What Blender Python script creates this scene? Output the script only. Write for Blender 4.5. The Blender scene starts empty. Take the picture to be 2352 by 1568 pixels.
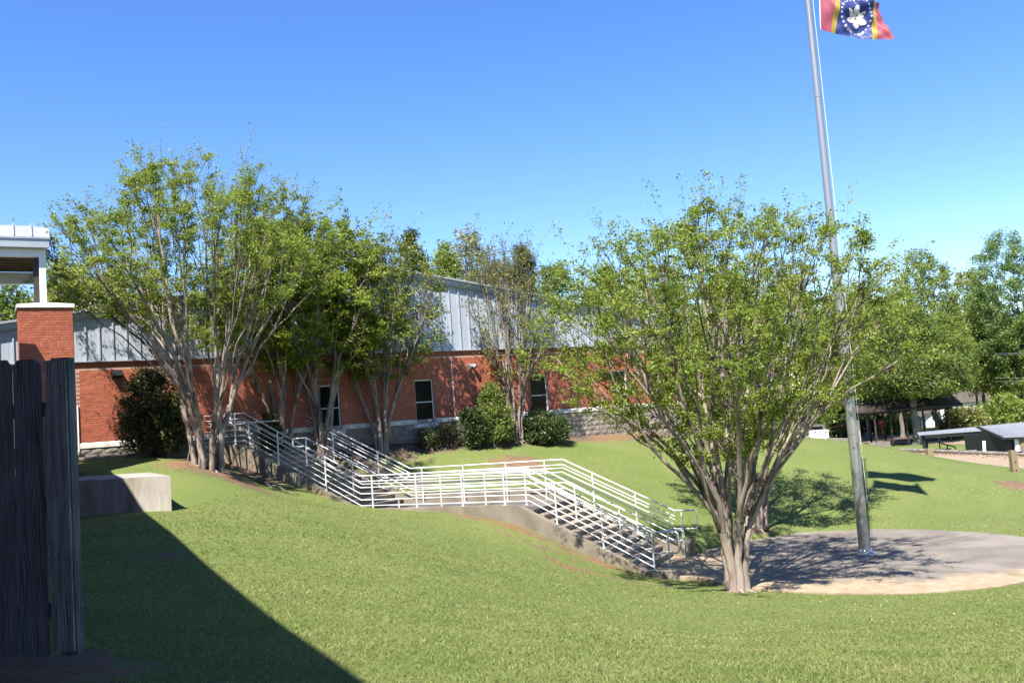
import bpy, bmesh, math, random
import numpy as np
from mathutils import Vector, Matrix, noise as mnoise
rnd = random.Random(7)
rng = np.random.default_rng(7)
scn = bpy.context.scene
col = scn.collection

# ------------------------------------------------------------------ camera
F_PX, CX, CY = 2100.0, 1176.0, 784.0        # focal length / centre, in units of a 2352 px wide picture
ROLL = math.radians(4.22)
PITCH = math.atan(173 * math.cos(ROLL) / F_PX)
fw = Vector((0, math.cos(PITCH), math.sin(PITCH)))
u0 = Vector((0, -math.sin(PITCH), math.cos(PITCH))); r0 = Vector((1, 0, 0))
up = u0 * math.cos(ROLL) + r0 * math.sin(ROLL)
rt = r0 * math.cos(ROLL) - u0 * math.sin(ROLL)
cam_d = bpy.data.cameras.new('camera'); cam = bpy.data.objects.new('camera', cam_d); col.objects.link(cam)
cam.matrix_world = Matrix(((rt.x, up.x, -fw.x, 0), (rt.y, up.y, -fw.y, 0), (rt.z, up.z, -fw.z, 0), (0, 0, 0, 1)))
cam_d.sensor_width = 36; cam_d.lens = 36 * F_PX / 2352; cam_d.clip_start = 0.1; cam_d.clip_end = 3000
scn.camera = cam

def ray(x, y):
    return rt * ((x - CX) / F_PX) - up * ((y - CY) / F_PX) + fw
def atY(x, y, Y):
    d = ray(x, y); return d * (Y / d.y)
def atZ(x, y, z):
    d = ray(x, y); return d * (z / d.z)

# ------------------------------------------------------------------ light
SUN_EL = math.atan(1.48)
SH = Vector((0.36, 0.933, 0)).normalized()            # the way shadows fall on the ground
toward_sun = Vector((-SH.x, -SH.y, 1.48)).normalized()
sun_d = bpy.data.lights.new('sun', 'SUN'); sun = bpy.data.objects.new('sun', sun_d); col.objects.link(sun)
sun_d.energy = 5.0; sun_d.angle = math.radians(0.5); sun_d.color = (1.0, 0.95, 0.87)
sun.rotation_euler = toward_sun.to_track_quat('Z', 'Y').to_euler(); sun.location = (0, -20, 40)
world = bpy.data.worlds.new('World'); scn.world = world; world.use_nodes = True
wn = world.node_tree.nodes; wl = world.node_tree.links; wn.clear()
sky = wn.new('ShaderNodeTexSky'); sky.sky_type = 'NISHITA'; sky.sun_disc = False
sky.sun_elevation = SUN_EL; sky.sun_rotation = math.atan2(-SH.x, -SH.y)
sky.air_density = 1.0; sky.dust_density = 0.0; sky.ozone_density = 3.5; sky.altitude = 100
hs = wn.new('ShaderNodeHueSaturation'); hs.inputs['Saturation'].default_value = 1.24; hs.inputs['Value'].default_value = 1.22; hs.inputs['Hue'].default_value = 0.513
bg = wn.new('ShaderNodeBackground'); bg.inputs['Strength'].default_value = 0.070
wo = wn.new('ShaderNodeOutputWorld')
wl.new(sky.outputs[0], hs.inputs['Color']); wl.new(hs.outputs[0], bg.inputs['Color']); wl.new(bg.outputs[0], wo.inputs['Surface'])
scn.view_settings.view_transform = 'Standard'; scn.view_settings.look = 'None'
scn.view_settings.gamma = 1.0; scn.view_settings.use_curve_mapping = False
scn.view_settings.exposure = 1.65

# ------------------------------------------------------------------ materials
def ramp_node(nt, stops):
    r = nt.nodes.new('ShaderNodeValToRGB'); e = r.color_ramp.elements
    while len(e) < len(stops): e.new(0.5)
    for i, (p, c) in enumerate(stops):
        e[i].position = p; e[i].color = (*[v*(.86 if min(c) > .6 else .575) for v in c], 1)
    return r
def rampv(nt, a, b):
    r = nt.nodes.new('ShaderNodeMapRange'); r.inputs[1].default_value = a; r.inputs[2].default_value = b; r.clamp = True
    return r
def mat(name, stops, scale=5.0, rough=0.7, bump=0.0, bscale=None, metal=0.0, detail=4, stretch=(1, 1, 1), var=0.0,
        coords='Object', spec=0.5, translucent=0.0, isl=False, second=None):
    """one noise -> colour ramp, optional per-piece value variation, optional bump, optional second noise (colour, scale, lo, hi)"""
    m = bpy.data.materials.new(name); m.use_nodes = True
    k_ = 1.0 if metal > .1 or stops[0][1][2] > .44 else .8
    stops = [(p, tuple(v*k_ for v in c)) for p, c in stops]
    nt = m.node_tree; n = nt.nodes; l = nt.links
    b = n['Principled BSDF']; b.inputs['Roughness'].default_value = rough; b.inputs['Metallic'].default_value = metal
    b.inputs['Specular IOR Level'].default_value = spec
    tc = n.new('ShaderNodeTexCoord'); mp = n.new('ShaderNodeMapping'); mp.inputs['Scale'].default_value = stretch
    if coords == 'World':
        g = n.new('ShaderNodeNewGeometry'); l.new(g.outputs['Position'], mp.inputs[0])
    else:
        l.new(tc.outputs[coords], mp.inputs[0])
    nz = n.new('ShaderNodeTexNoise'); nz.inputs['Scale'].default_value = scale; nz.inputs['Detail'].default_value = detail
    l.new(mp.outputs[0], nz.inputs['Vector'])
    rp = ramp_node(nt, stops); l.new(nz.outputs[0], rp.inputs[0])
    c = rp.outputs[0]
    if second:
        c2, s2, lo, hi = second
        nz2 = n.new('ShaderNodeTexNoise'); nz2.inputs['Scale'].default_value = s2; nz2.inputs['Detail'].default_value = 5
        l.new(mp.outputs[0], nz2.inputs['Vector'])
        r2 = rampv(nt, lo, hi); l.new(nz2.outputs[0], r2.inputs[0])
        mx = n.new('ShaderNodeMix'); mx.data_type = 'RGBA'; l.new(r2.outputs[0], mx.inputs[0]); l.new(c, mx.inputs[6])
        mx.inputs[7].default_value = (*[v*.48 for v in c2], 1); c = mx.outputs[2]
    if var > 0:
        oi = n.new('ShaderNodeObjectInfo'); g2 = n.new('ShaderNodeNewGeometry')
        ad = n.new('ShaderNodeMath'); ad.operation = 'ADD'; l.new(oi.outputs['Random'], ad.inputs[0]); l.new(g2.outputs['Random Per Island'], ad.inputs[1])
        fr = n.new('ShaderNodeMath'); fr.operation = 'FRACT'; l.new(ad.outputs[0], fr.inputs[0])
        mr = n.new('ShaderNodeMapRange'); mr.inputs[3].default_value = 1 - var; mr.inputs[4].default_value = 1 + var
        l.new(fr.outputs[0], mr.inputs[0])
        hv = n.new('ShaderNodeHueSaturation'); l.new(mr.outputs[0], hv.inputs['Value']); l.new(c, hv.inputs['Color'])
        if isl:
            mh = n.new('ShaderNodeMapRange'); mh.inputs[3].default_value = 0.485; mh.inputs[4].default_value = 0.515
            l.new(fr.outputs[0], mh.inputs[0]); l.new(mh.outputs[0], hv.inputs['Hue'])
        c = hv.outputs[0]
    l.new(c, b.inputs['Base Color'])
    if bump > 0:
        bn = n.new('ShaderNodeTexNoise'); bn.inputs['Scale'].default_value = bscale or scale * 4; bn.inputs['Detail'].default_value = 6
        l.new(mp.outputs[0], bn.inputs['Vector'])
        bp = n.new('ShaderNodeBump'); bp.inputs['Strength'].default_value = bump; bp.inputs['Distance'].default_value = 0.02
        l.new(bn.outputs[0], bp.inputs['Height']); l.new(bp.outputs[0], b.inputs['Normal'])
    if translucent > 0:
        tr = n.new('ShaderNodeBsdfTranslucent'); l.new(c, tr.inputs['Color'])
        ms = n.new('ShaderNodeMixShader'); ms.inputs[0].default_value = translucent
        out = n['Material Output']; l.new(b.outputs[0], ms.inputs[1]); l.new(tr.outputs[0], ms.inputs[2]); l.new(ms.outputs[0], out.inputs['Surface'])
    return m
M = {}
M['brick'] = mat('brick', [(0.3, (0.58, 0.135, 0.055)), (0.7, (0.76, 0.205, 0.095))], 9, 0.85, 0.3, 60, var=0.16, coords='World')
M['mortar'] = mat('mortar', [(0.3, (0.60, 0.44, 0.36)), (0.7, (0.74, 0.58, 0.50))], 6, 0.95)
M['limestone'] = mat('limestone', [(0.3, (0.72, 0.68, 0.58)), (0.7, (0.86, 0.82, 0.73))], 3, 0.8, 0.2, 40, coords='World', second=((0.40, 0.36, 0.28), 1.7, 0.55, 0.8))
M['split_block'] = mat('split_face_block', [(0.3, (0.32, 0.27, 0.22)), (0.7, (0.55, 0.48, 0.40))], 7, 0.95, 1.0, 25, var=0.12, coords='World', second=((0.45, 0.22, 0.11), 0.9, 0.56, 0.95))
M['siding'] = mat('pale_metal_siding', [(0.3, (0.585, 0.63, 0.71)), (0.7, (0.599, 0.65, 0.74))], 1.2, 0.42, 0.0, metal=0.15, coords='World', stretch=(1, 1, .3))
M['trim'] = mat('grey_metal_trim', [(0.3, (0.46, 0.50, 0.54)), (0.7, (0.56, 0.60, 0.64))], 1.5, 0.4, 0.0, metal=0.2, coords='World')
M['roofmetal'] = mat('pale_metal_roof', [(0.3, (0.42, 0.44, 0.49)), (0.7, (0.52, 0.54, 0.59))], 1.0, 0.38, 0.0, metal=0.2, coords='World')
M['whitepaint'] = mat('white_paint', [(0.3, (0.72, 0.73, 0.74)), (0.7, (0.80, 0.80, 0.80))], 2, 0.5, coords='World')
M['concrete'] = mat('concrete', [(0.25, (0.21, 0.175, 0.125)), (0.5, (0.33, 0.285, 0.215)), (0.75, (0.42, 0.37, 0.29))], 1.6, 0.92, 0.35, 30, coords='World', second=((0.30, 0.155, 0.075), 0.8, 0.56, 0.80), detail=8)
M['pale_concrete'] = mat('pale_concrete', [(0.3, (0.46, 0.42, 0.35)), (0.7, (0.66, 0.62, 0.54))], 2.2, 0.9, 0.5, 30, coords='World', stretch=(2, 2, .7), second=((0.33, 0.27, 0.20), 1.2, 0.48, 0.72), detail=10)
M['tread'] = mat('stair_concrete', [(0.25, (0.40, 0.33, 0.25)), (0.75, (0.54, 0.46, 0.36))], 3.0, 0.9, 0.25, 40, coords='World', second=((0.26, 0.22, 0.18), 1.1, 0.6, 0.8), var=0.06)
M['worn'] = mat('worn_landing_concrete', [(0.25, (0.15, 0.135, 0.125)), (0.75, (0.26, 0.235, 0.21))], 1.6, 0.9, 0.25, 40, coords='World', second=((0.34, 0.29, 0.23), 0.9, 0.55, 0.75))
M['rail'] = mat('painted_steel_rail', [(0.3, (0.64, 0.65, 0.66)), (0.7, (0.74, 0.74, 0.74))], 14, 0.36, metal=0.25, coords='World')
M['aluminium'] = mat('aluminium', [(0.3, (0.54, 0.53, 0.52)), (0.7, (0.595, 0.59, 0.58))], 3, 0.33, metal=0.65, coords='World', stretch=(1, 1, .1))
M['bark'] = mat('crepe_myrtle_bark', [(0.25, (0.26, 0.175, 0.13)), (0.5, (0.47, 0.37, 0.30)), (0.75, (0.66, 0.56, 0.48))], 5, 0.85, 0.5, 25, coords='World', stretch=(1, 1, .22), second=((0.10, 0.06, 0.045), 3.5, 0.56, 0.66))
M['twig'] = mat('shaded_twig_bark', [(0.3, (0.10, 0.062, 0.042)), (0.7, (0.21, 0.15, 0.11))], 5, 0.9, coords='World')  # brown bark darkened to carry the shade inside the crowns
M['bark_dark'] = mat('dark_bark', [(0.3, (0.065, 0.05, 0.038)), (0.7, (0.20, 0.16, 0.13))], 5, 0.95, 0.6, 20, coords='World', stretch=(1, 1, .25))
M['bark_pale'] = mat('pale_bark', [(0.3, (0.20, 0.17, 0.14)), (0.7, (0.40, 0.36, 0.31))], 3, 0.9, 0.4, 20, coords='World', stretch=(1, 1, .3))
LB = 1.5
def leafmat(name, a, b, tl=0.35, var=0.28, rough=0.5):
    a, b = tuple(v*LB for v in a), tuple(v*LB for v in b)
    return mat(name, [(0.35, a), (0.65, b)], 0.9, rough, 0, coords='World', var=var, isl=True, translucent=tl, spec=0.4)
M['leaf'] = leafmat('fresh_myrtle_leaves', (0.24, 0.32, 0.035), (0.35, 0.42, 0.065), .5)
M['leaf_olive'] = leafmat('olive_budding_leaves', (0.20, 0.185, 0.055), (0.27, 0.26, 0.075))
M['leaf_dark'] = leafmat('dark_evergreen_leaves', (0.035, 0.055, 0.012), (0.075, 0.11, 0.022), 0.15, rough=0.42)
M['leaf_red'] = leafmat('red_tipped_leaves', (0.06, 0.07, 0.016), (0.16, 0.075, 0.03), 0.15, rough=0.42)
M['leaf_mid'] = leafmat('mid_green_leaves', (0.20, 0.285, 0.045), (0.33, 0.41, 0.08), 0.5)
M['leaf_yellow'] = leafmat('yellow_green_leaves', (0.28, 0.34, 0.055), (0.42, 0.46, 0.10), 0.5)
M['leaf_pale'] = leafmat('pale_spring_leaves', (0.26, 0.28, 0.13), (0.38, 0.38, 0.20), 0.35)
M['leaf_pine'] = leafmat('pine_needles', (0.035, 0.055, 0.018), (0.075, 0.11, 0.03), 0.2)
M['leaf_blue'] = leafmat('cool_green_leaves', (0.17, 0.28, 0.07), (0.29, 0.41, 0.12), 0.5)
M['fencewood'] = mat('weathered_fence_wood', [(0.3, (0.035, 0.038, 0.048)), (0.5, (0.085, 0.088, 0.10)), (0.7, (0.20, 0.20, 0.20))], 7, 0.85, 0.7, 20, coords='Object', stretch=(6, 6, .35), var=0.15)
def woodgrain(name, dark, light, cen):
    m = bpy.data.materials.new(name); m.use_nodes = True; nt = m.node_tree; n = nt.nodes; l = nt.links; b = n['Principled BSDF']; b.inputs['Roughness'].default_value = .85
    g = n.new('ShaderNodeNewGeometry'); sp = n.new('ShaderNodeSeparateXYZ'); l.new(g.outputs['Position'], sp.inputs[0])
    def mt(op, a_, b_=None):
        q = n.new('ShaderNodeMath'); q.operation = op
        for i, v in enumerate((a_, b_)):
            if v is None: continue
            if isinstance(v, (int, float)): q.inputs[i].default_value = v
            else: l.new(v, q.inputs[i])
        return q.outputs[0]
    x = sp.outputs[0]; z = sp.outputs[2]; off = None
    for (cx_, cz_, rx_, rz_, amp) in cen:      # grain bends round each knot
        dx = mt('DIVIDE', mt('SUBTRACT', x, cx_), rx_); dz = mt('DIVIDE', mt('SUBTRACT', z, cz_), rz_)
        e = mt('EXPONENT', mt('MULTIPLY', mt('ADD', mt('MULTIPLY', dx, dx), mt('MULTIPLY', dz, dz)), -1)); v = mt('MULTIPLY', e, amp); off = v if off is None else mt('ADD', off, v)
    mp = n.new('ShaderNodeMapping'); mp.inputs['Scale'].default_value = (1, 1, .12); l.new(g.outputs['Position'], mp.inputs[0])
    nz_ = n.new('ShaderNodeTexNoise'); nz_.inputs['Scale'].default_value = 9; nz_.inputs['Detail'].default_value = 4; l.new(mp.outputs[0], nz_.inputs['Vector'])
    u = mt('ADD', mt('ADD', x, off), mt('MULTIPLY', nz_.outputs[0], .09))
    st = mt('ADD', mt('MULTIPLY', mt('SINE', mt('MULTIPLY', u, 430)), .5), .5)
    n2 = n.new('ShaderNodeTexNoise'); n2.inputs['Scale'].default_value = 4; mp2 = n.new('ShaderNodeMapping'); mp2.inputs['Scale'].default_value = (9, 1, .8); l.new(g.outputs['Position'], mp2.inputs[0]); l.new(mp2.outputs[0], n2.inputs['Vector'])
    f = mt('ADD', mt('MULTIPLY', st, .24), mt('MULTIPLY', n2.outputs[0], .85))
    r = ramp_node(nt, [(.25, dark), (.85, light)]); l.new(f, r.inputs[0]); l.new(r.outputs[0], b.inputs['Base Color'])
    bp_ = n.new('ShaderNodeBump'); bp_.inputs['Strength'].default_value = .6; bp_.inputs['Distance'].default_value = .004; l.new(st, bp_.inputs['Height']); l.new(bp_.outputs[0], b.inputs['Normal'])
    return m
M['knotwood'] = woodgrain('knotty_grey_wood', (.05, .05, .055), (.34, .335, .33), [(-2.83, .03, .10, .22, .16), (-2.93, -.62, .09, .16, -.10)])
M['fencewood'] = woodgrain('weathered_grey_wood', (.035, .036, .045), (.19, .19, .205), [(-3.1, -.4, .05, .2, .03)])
M['greywood'] = mat('grey_board_wood', [(0.25, (0.46, 0.40, 0.33)), (0.75, (0.59, 0.54, 0.48))], 6, 0.9, 0.4, 18, coords='World', stretch=(5, 5, .5), var=0.12)
M['postwood'] = mat('treated_pine_wood', [(0.25, (0.30, 0.21, 0.11)), (0.75, (0.46, 0.34, 0.20))], 6, 0.85, 0.4, 18, coords='Object', stretch=(5, 5, .5), var=0.1)
M['black'] = mat('black_paint', [(0.3, (0.012, 0.012, 0.014)), (0.7, (0.025, 0.025, 0.03))], 3, 0.6, coords='World')
M['bronze'] = mat('dark_bronze_metal', [(0.3, (0.02, 0.02, 0.022)), (0.7, (0.035, 0.033, 0.035))], 3, 0.4, metal=0.3)
M['darkbrown'] = mat('dark_brown_steel', [(0.3, (0.045, 0.032, 0.026)), (0.7, (0.075, 0.055, 0.045))], 3, 0.7, coords='World')
M['glass'] = mat('dark_window_glass', [(0.3, (0.008, 0.012, 0.014)), (0.7, (0.014, 0.02, 0.022))], 2, 0.12, spec=0.08)
M['blind'] = mat('window_blind', [(0.3, (0.03, 0.045, 0.045)), (0.7, (0.05, 0.07, 0.07))], 2, 0.6)
M['shade_brown'] = mat('pavilion_shade_brown', [(0.3, (0.07, 0.04, 0.025)), (0.7, (0.20, 0.13, 0.085))], 14, 1.0, 1.0, 30, coords='World')  # dark brown with the pavilion floor's shade in its colour
M['silver'] = mat('silver_lamp_metal', [(0.3, (0.5, 0.5, 0.5)), (0.7, (0.7, 0.7, 0.7))], 3, 0.35, metal=0.6)
M['gravelpiece'] = mat('tan_gravel_stone', [(0.3, (0.32, 0.20, 0.12)), (0.7, (0.48, 0.35, 0.24))], 3, 0.9, var=0.3, coords='World')
M['soffit'] = mat('brown_soffit_panels', [(0.3, (0.16, 0.13, 0.10)), (0.7, (0.22, 0.18, 0.15))], 2, 0.8, coords='World')
M['flag_red'] = mat('flag_red_cloth', [(0.3, (0.80, 0.16, 0.24)), (0.7, (0.88, 0.20, 0.29))], 3, 0.6, translucent=0.4)
M['flag_gold'] = mat('flag_gold_cloth', [(0.3, (0.78, 0.58, 0.06)), (0.7, (0.85, 0.64, 0.08))], 3, 0.6, translucent=0.4)
M['flag_blue'] = mat('flag_navy_cloth', [(0.3, (0.065, 0.10, 0.40)), (0.7, (0.08, 0.12, 0.48))], 3, 0.55, translucent=0.4)
M['flag_white'] = mat('flag_white_cloth', [(0.3, (0.72, 0.72, 0.75)), (0.7, (0.8, 0.8, 0.82))], 3, 0.6, translucent=0.2)
M['flag_line'] = mat('flag_thread_grey', [(0.3, (0.10, 0.10, 0.16)), (0.7, (0.12, 0.12, 0.18))], 3, 0.8)

# ------------------------------------------------------------------ mesh helpers
class MB:
    def __init__(s): s.v = []; s.f = []; s.m = []
    def quad(s, a, b, c, d, mi=0):
        i = len(s.v); s.v += [tuple(a), tuple(b), tuple(c), tuple(d)]; s.f.append((i, i+1, i+2, i+3)); s.m.append(mi)
    def box(s, o, ax, ay, az, mi=0):
        """o corner, ax ay az edge vectors"""
        o = Vector(o); ax = Vector(ax); ay = Vector(ay); az = Vector(az); i = len(s.v)
        s.v += [tuple(p) for p in (o, o+ax, o+ax+ay, o+ay, o+az, o+ax+az, o+ax+ay+az, o+ay+az)]
        s.f += [tuple(i+k for k in q) for q in ((0,3,2,1), (4,5,6,7), (0,1,5,4), (1,2,6,5), (2,3,7,6), (3,0,4,7))]; s.m += [mi]*6
    def cbox(s, c, ax, ay, az, mi=0):
        c = Vector(c); ax = Vector(ax); ay = Vector(ay); az = Vector(az); s.box(c-(ax+ay+az)/2, ax, ay, az, mi)
    def tube(s, pts, rad, n=8, caps=True, mi=0):
        pts = [Vector(p) for p in pts]
        if not hasattr(rad, '__len__'): rad = [rad]*len(pts)
        prev = None; base = len(s.v)
        for k, p in enumerate(pts):
            t = (pts[min(k+1, len(pts)-1)] - pts[max(k-1, 0)])
            if t.length < 1e-9: t = Vector((0, 0, 1))
            t.normalize()
            if prev is None:
                a = t.orthogonal().normalized()
            else:
                a = (prev - t * prev.dot(t))
                a = a.normalized() if a.length > 1e-6 else t.orthogonal().normalized()
            prev = a; b = t.cross(a)
            for q in range(n):
                an = 2*math.pi*q/n; s.v.append(tuple(p + (a*math.cos(an) + b*math.sin(an))*rad[k]))
        for k in range(len(pts)-1):
            for q in range(n):
                i = base+k*n+q; j = base+k*n+(q+1) % n
                s.f.append((i, j, j+n, i+n)); s.m.append(mi)
        if caps:
            e_ = base+(len(pts)-1)*n; i0 = len(s.v); s.v += s.v[base:base+n]+s.v[e_:e_+n]
            s.f.append(tuple(i0+q for q in range(n))[::-1]); s.f.append(tuple(i0+n+q for q in range(n))); s.m += [mi, mi]
    def prism(s, poly, vec, mi=0):
        poly = [Vector(p) for p in poly]; vec = Vector(vec); n = len(poly); i = len(s.v)
        s.v += [tuple(p) for p in poly] + [tuple(p+vec) for p in poly]
        s.f.append(tuple(range(i, i+n))[::-1]); s.f.append(tuple(range(i+n, i+2*n))); s.m += [mi, mi]
        for k in range(n):
            j = (k+1) % n; s.f.append((i+k, i+j, i+n+j, i+n+k)); s.m.append(mi)
    def sheet(s, P, mi=0):
        """P[i][j] grid"""
        i0 = len(s.v); nj = len(P[0])
        for r in P: s.v += [tuple(p) for p in r]
        for i in range(len(P)-1):
            for j in range(nj-1):
                a = i0+i*nj+j; s.f.append((a, a+1, a+nj+1, a+nj)); s.m.append(mi)
    def mesh(s, name, mats, org=(0, 0, 0), smooth=False):
        me = bpy.data.meshes.new(name); o = Vector(org)
        me.from_pydata([(v[0]-o.x, v[1]-o.y, v[2]-o.z) for v in s.v], [], s.f)
        if not isinstance(mats, (list, tuple)): mats = [mats]
        for m in mats: me.materials.append(m)
        if len(mats) > 1: me.polygons.foreach_set('material_index', s.m)
        if smooth: me.polygons.foreach_set('use_smooth', [True]*len(me.polygons))
        me.update(); return me
    def build(s, name, mats, parent=None, smooth=False, org=None):
        """verts are in world coordinates; parent has only a location"""
        pl = Vector((0, 0, 0))
        q = parent
        while q is not None: pl += q.location; q = q.parent
        if parent is None and org is None:
            org = Vector(s.v[0]) if s.v else Vector((0, 0, 0))
            xs = [v[0] for v in s.v]; ys = [v[1] for v in s.v]; zs = [v[2] for v in s.v]
            org = Vector(((min(xs)+max(xs))/2, (min(ys)+max(ys))/2, min(zs)))
        if parent is not None and org is None: org = pl
        org = Vector(org)
        ob = bpy.data.objects.new(name, s.mesh(name, mats, org, smooth)); col.objects.link(ob)
        ob.location = org - pl; ob.parent = parent
        return ob
def thing(name, label, cat, loc, group=None):
    o = bpy.data.objects.new(name, None); col.objects.link(o); o.location = loc; o.empty_display_size = 0.2
    return tag(o, label, cat, group)
def tag(o, label, cat, group=None):
    o['label'] = label; o['category'] = cat
    if group: o['group'] = group
    return o
def kind(o, k): o['kind'] = k; return o
def inst(name, me, parent, loc, rotz=0, scale=None):
    """a piece that shares its mesh; loc in world"""
    o = bpy.data.objects.new(name, me); col.objects.link(o); pl = Vector((0, 0, 0)); q = parent
    while q is not None: pl += q.location; q = q.parent
    o.parent = parent; o.location = Vector(loc) - pl; o.rotation_euler = (0, 0, rotz)
    if scale: o.scale = scale
    return o
def rawmesh(name, V, Fc, mats, mi=None, smooth=False, per=4):
    """numpy verts (n,3) and faces (m,per)"""
    me = bpy.data.meshes.new(name); nf = len(Fc)
    me.vertices.add(len(V)); me.vertices.foreach_set('co', V.astype(np.float32).ravel())
    me.loops.add(nf*per); me.loops.foreach_set('vertex_index', Fc.astype(np.int32).ravel())
    me.polygons.add(nf); me.polygons.foreach_set('loop_start', np.arange(nf, dtype=np.int32)*per)
    me.polygons.foreach_set('loop_total', np.full(nf, per, dtype=np.int32))
    for m in (mats if isinstance(mats, (list, tuple)) else [mats]): me.materials.append(m)
    if mi is not None: me.polygons.foreach_set('material_index', mi)
    if smooth: me.polygons.foreach_set('use_smooth', np.ones(nf, dtype=bool))
    me.update(calc_edges=True); return me

# ------------------------------------------------------------------ frames of reference
WP = Vector((-13.86, 28.8, 0)); WD = Vector((0.8645, 0.5027, 0)).normalized(); WN = Vector((WD.y, -WD.x, 0))   # school wall: along, outward
def W(t, o, z): return WP + WD*t + WN*o + Vector((0, 0, z))
def wall_tz(px, py, off=0):
    r = ray(px, py); P = WP + WN*off; k = P.dot(WN)/r.dot(WN); p = r*k; return (p-P).dot(WD), p.z
SO = Vector((-8.9, 30.0, 0)); SD = Vector((0.90, -0.436, 0)).normalized(); SN = Vector((-SD.y, SD.x, 0))       # stairs: down the run, across
def S(s, p, z): return SO + SD*s + SN*p + Vector((0, 0, z))
def floor_z(s):
    if s < 0: return -0.45
    if s < 4.3: return -0.45 - 2.15*s/4.3
    if s < 10.1: return -2.6
    if s < 13.4: return -2.6 - 1.75*(s-10.1)/3.3
    return -4.35
PC = Vector((8.95, 24.75, 0)); PR = 4.9

# ------------------------------------------------------------------ terrain
pts = []
for s_, z_ in [(-3, -.5), (-1.35, -.62), (-.11, -1.02), (.95, -1.31), (2.37, -1.73), (3.36, -2.1), (4.86, -2.42), (5.57, -2.47), (7, -2.57), (8.26, -2.7), (9.15, -2.84), (9.74, -2.98), (10.72, -3.39), (11.95, -3.9), (13.3, -4.33), (14.12, -4.42)]:
    p = S(s_, -.12, z_); pts.append(tuple(p))
for s_, z_ in [(-3, -.5), (-.5, -.55), (1.3, -.95), (3, -1.75), (4.6, -2.25), (7, -2.36), (9.5, -2.36), (11, -3.0), (12, -3.55), (12.8, -3.9), (13.7, -4.15)]:
    pts.append(tuple(S(s_, 3.25, z_)))
for t, z in [(-14, -.35), (-6, -.4), (0, -.45), (5, -.52), (10, -.62), (13, -.72), (16, -.84), (20, -1.02), (24.5, -1.2)]:
    pts.append(tuple(W(t, 0, z)))
for t in (0, 12, 24.5): pts.append(tuple(W(t, -9, -.9)))
for x, y, z in [(1695, 1357, -4.37), (470, 1062, -.68), (393, 1170, -1.52), (175, 1180, -1.56), (235, 1120, -1.4), (600, 1125, -1.62), (420, 1085, -.86), (560, 1095, -1.22),
                (1200, 1390, -2.85), (1000, 1300, -2.45), (1400, 1400, -3.4), (700, 1300, -1.95), (480, 1230, -1.62), (900, 1450, -2.0), (1600, 1450, -3.5),
                (300, 1350, -1.5), (2100, 1450, -3.35), (2352, 1440, -3.3), (1900, 1480, -3.0), (1300, 1500, -2.1), (2300, 1540, -2.2), (500, 1568, -1.5), (840, 1568, -1.62), (1176, 1568, -1.72),
                (1600, 1568, -1.8), (2000, 1568, -1.85), (2352, 1568, -1.95), (95, 1520, -1.33), (0, 1568, -1.35)]:
    pts.append(tuple(atZ(x, y, z)))
for a in range(0, 360, 30):
    if 100 < a < 170: continue
    pts.append((PC.x+5.0*math.cos(math.radians(a)), PC.y+5.0*math.sin(math.radians(a)), -4.37))
for x, y, Y in [(1780, 1000, 42), (1900, 1007, 41.5), (2000, 1022, 40), (2100, 1041, 39), (2200, 1068, 38), (2280, 1076, 37.5), (2352, 1088, 37), (1650, 992, 42), (2000, 1100, 34.6), (1760, 1130, 33.5), (1400, 1100, 32.5), (2250, 1160, 32.0), (1560, 1080, 35)]:
    pts.append(tuple(atY(x, y, Y)))
for x, y, Y in [(260, 1080, 25.5), (320, 1078, 26)]: pts.append(tuple(atY(x, y, Y)))
for X, Y, z in [(18, 52, -4.3), (26, 52, -4.3), (36, 50, -4.3), (24, 44.5, -4.3), (30, 42, -4.3), (12, 52, -3.4), (18, 46, -3.6), (40, 42, -4.3), (22, 60, -4.3), (24, 64, -4.3), (20, 66, -4.3), (30, 32, -4.5), (40, 25, -4.6), (24, 22, -4.4),
                (0, 0, -1.65), (-8, 0, -1.5), (8, 0, -1.8), (20, 0, -2.4), (20, 10, -3.0), (-16, 8, -1.4), (-14, 18, -1.3), (-20, 26, -.6), (35, 10, -4.0), (-8, 10, -1.5), (10, 10, -2.9),
                (0, -10, -1.5), (20, -10, -2.0), (-16, -10, -1.4), (45, 55, -4.6), (6, 52, -2.2), (-20, 50, -1.0), (20, 58, -4.3), (32, 58, -4.3)]:
    pts.append((X, Y, z))
PT = np.array(pts)
def U_(r2): return np.where(r2 > 1e-12, 0.5*r2*np.log(np.maximum(r2, 1e-12)), 0)
nP = len(PT)
K = U_(((PT[:, None, :2]-PT[None, :, :2])**2).sum(-1)) + np.eye(nP)*0.6
A_ = np.zeros((nP+3, nP+3)); A_[:nP, :nP] = K; A_[:nP, nP] = 1; A_[:nP, nP+1:] = PT[:, :2]; A_[nP, :nP] = 1; A_[nP+1:, :nP] = PT[:, :2].T
SOL = np.linalg.solve(A_, np.concatenate([PT[:, 2], np.zeros(3)]))
BO, B1 = atZ(1960, 1034, -4.3), atZ(2430, 1051.5, -4.3)      # line of the log border of the gravel lot
BV = (B1-BO); BV.z = 0; BV.normalize(); BNx, BNy = -BV.y, BV.x
if BNx < 0: BNx, BNy = -BNx, -BNy
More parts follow.
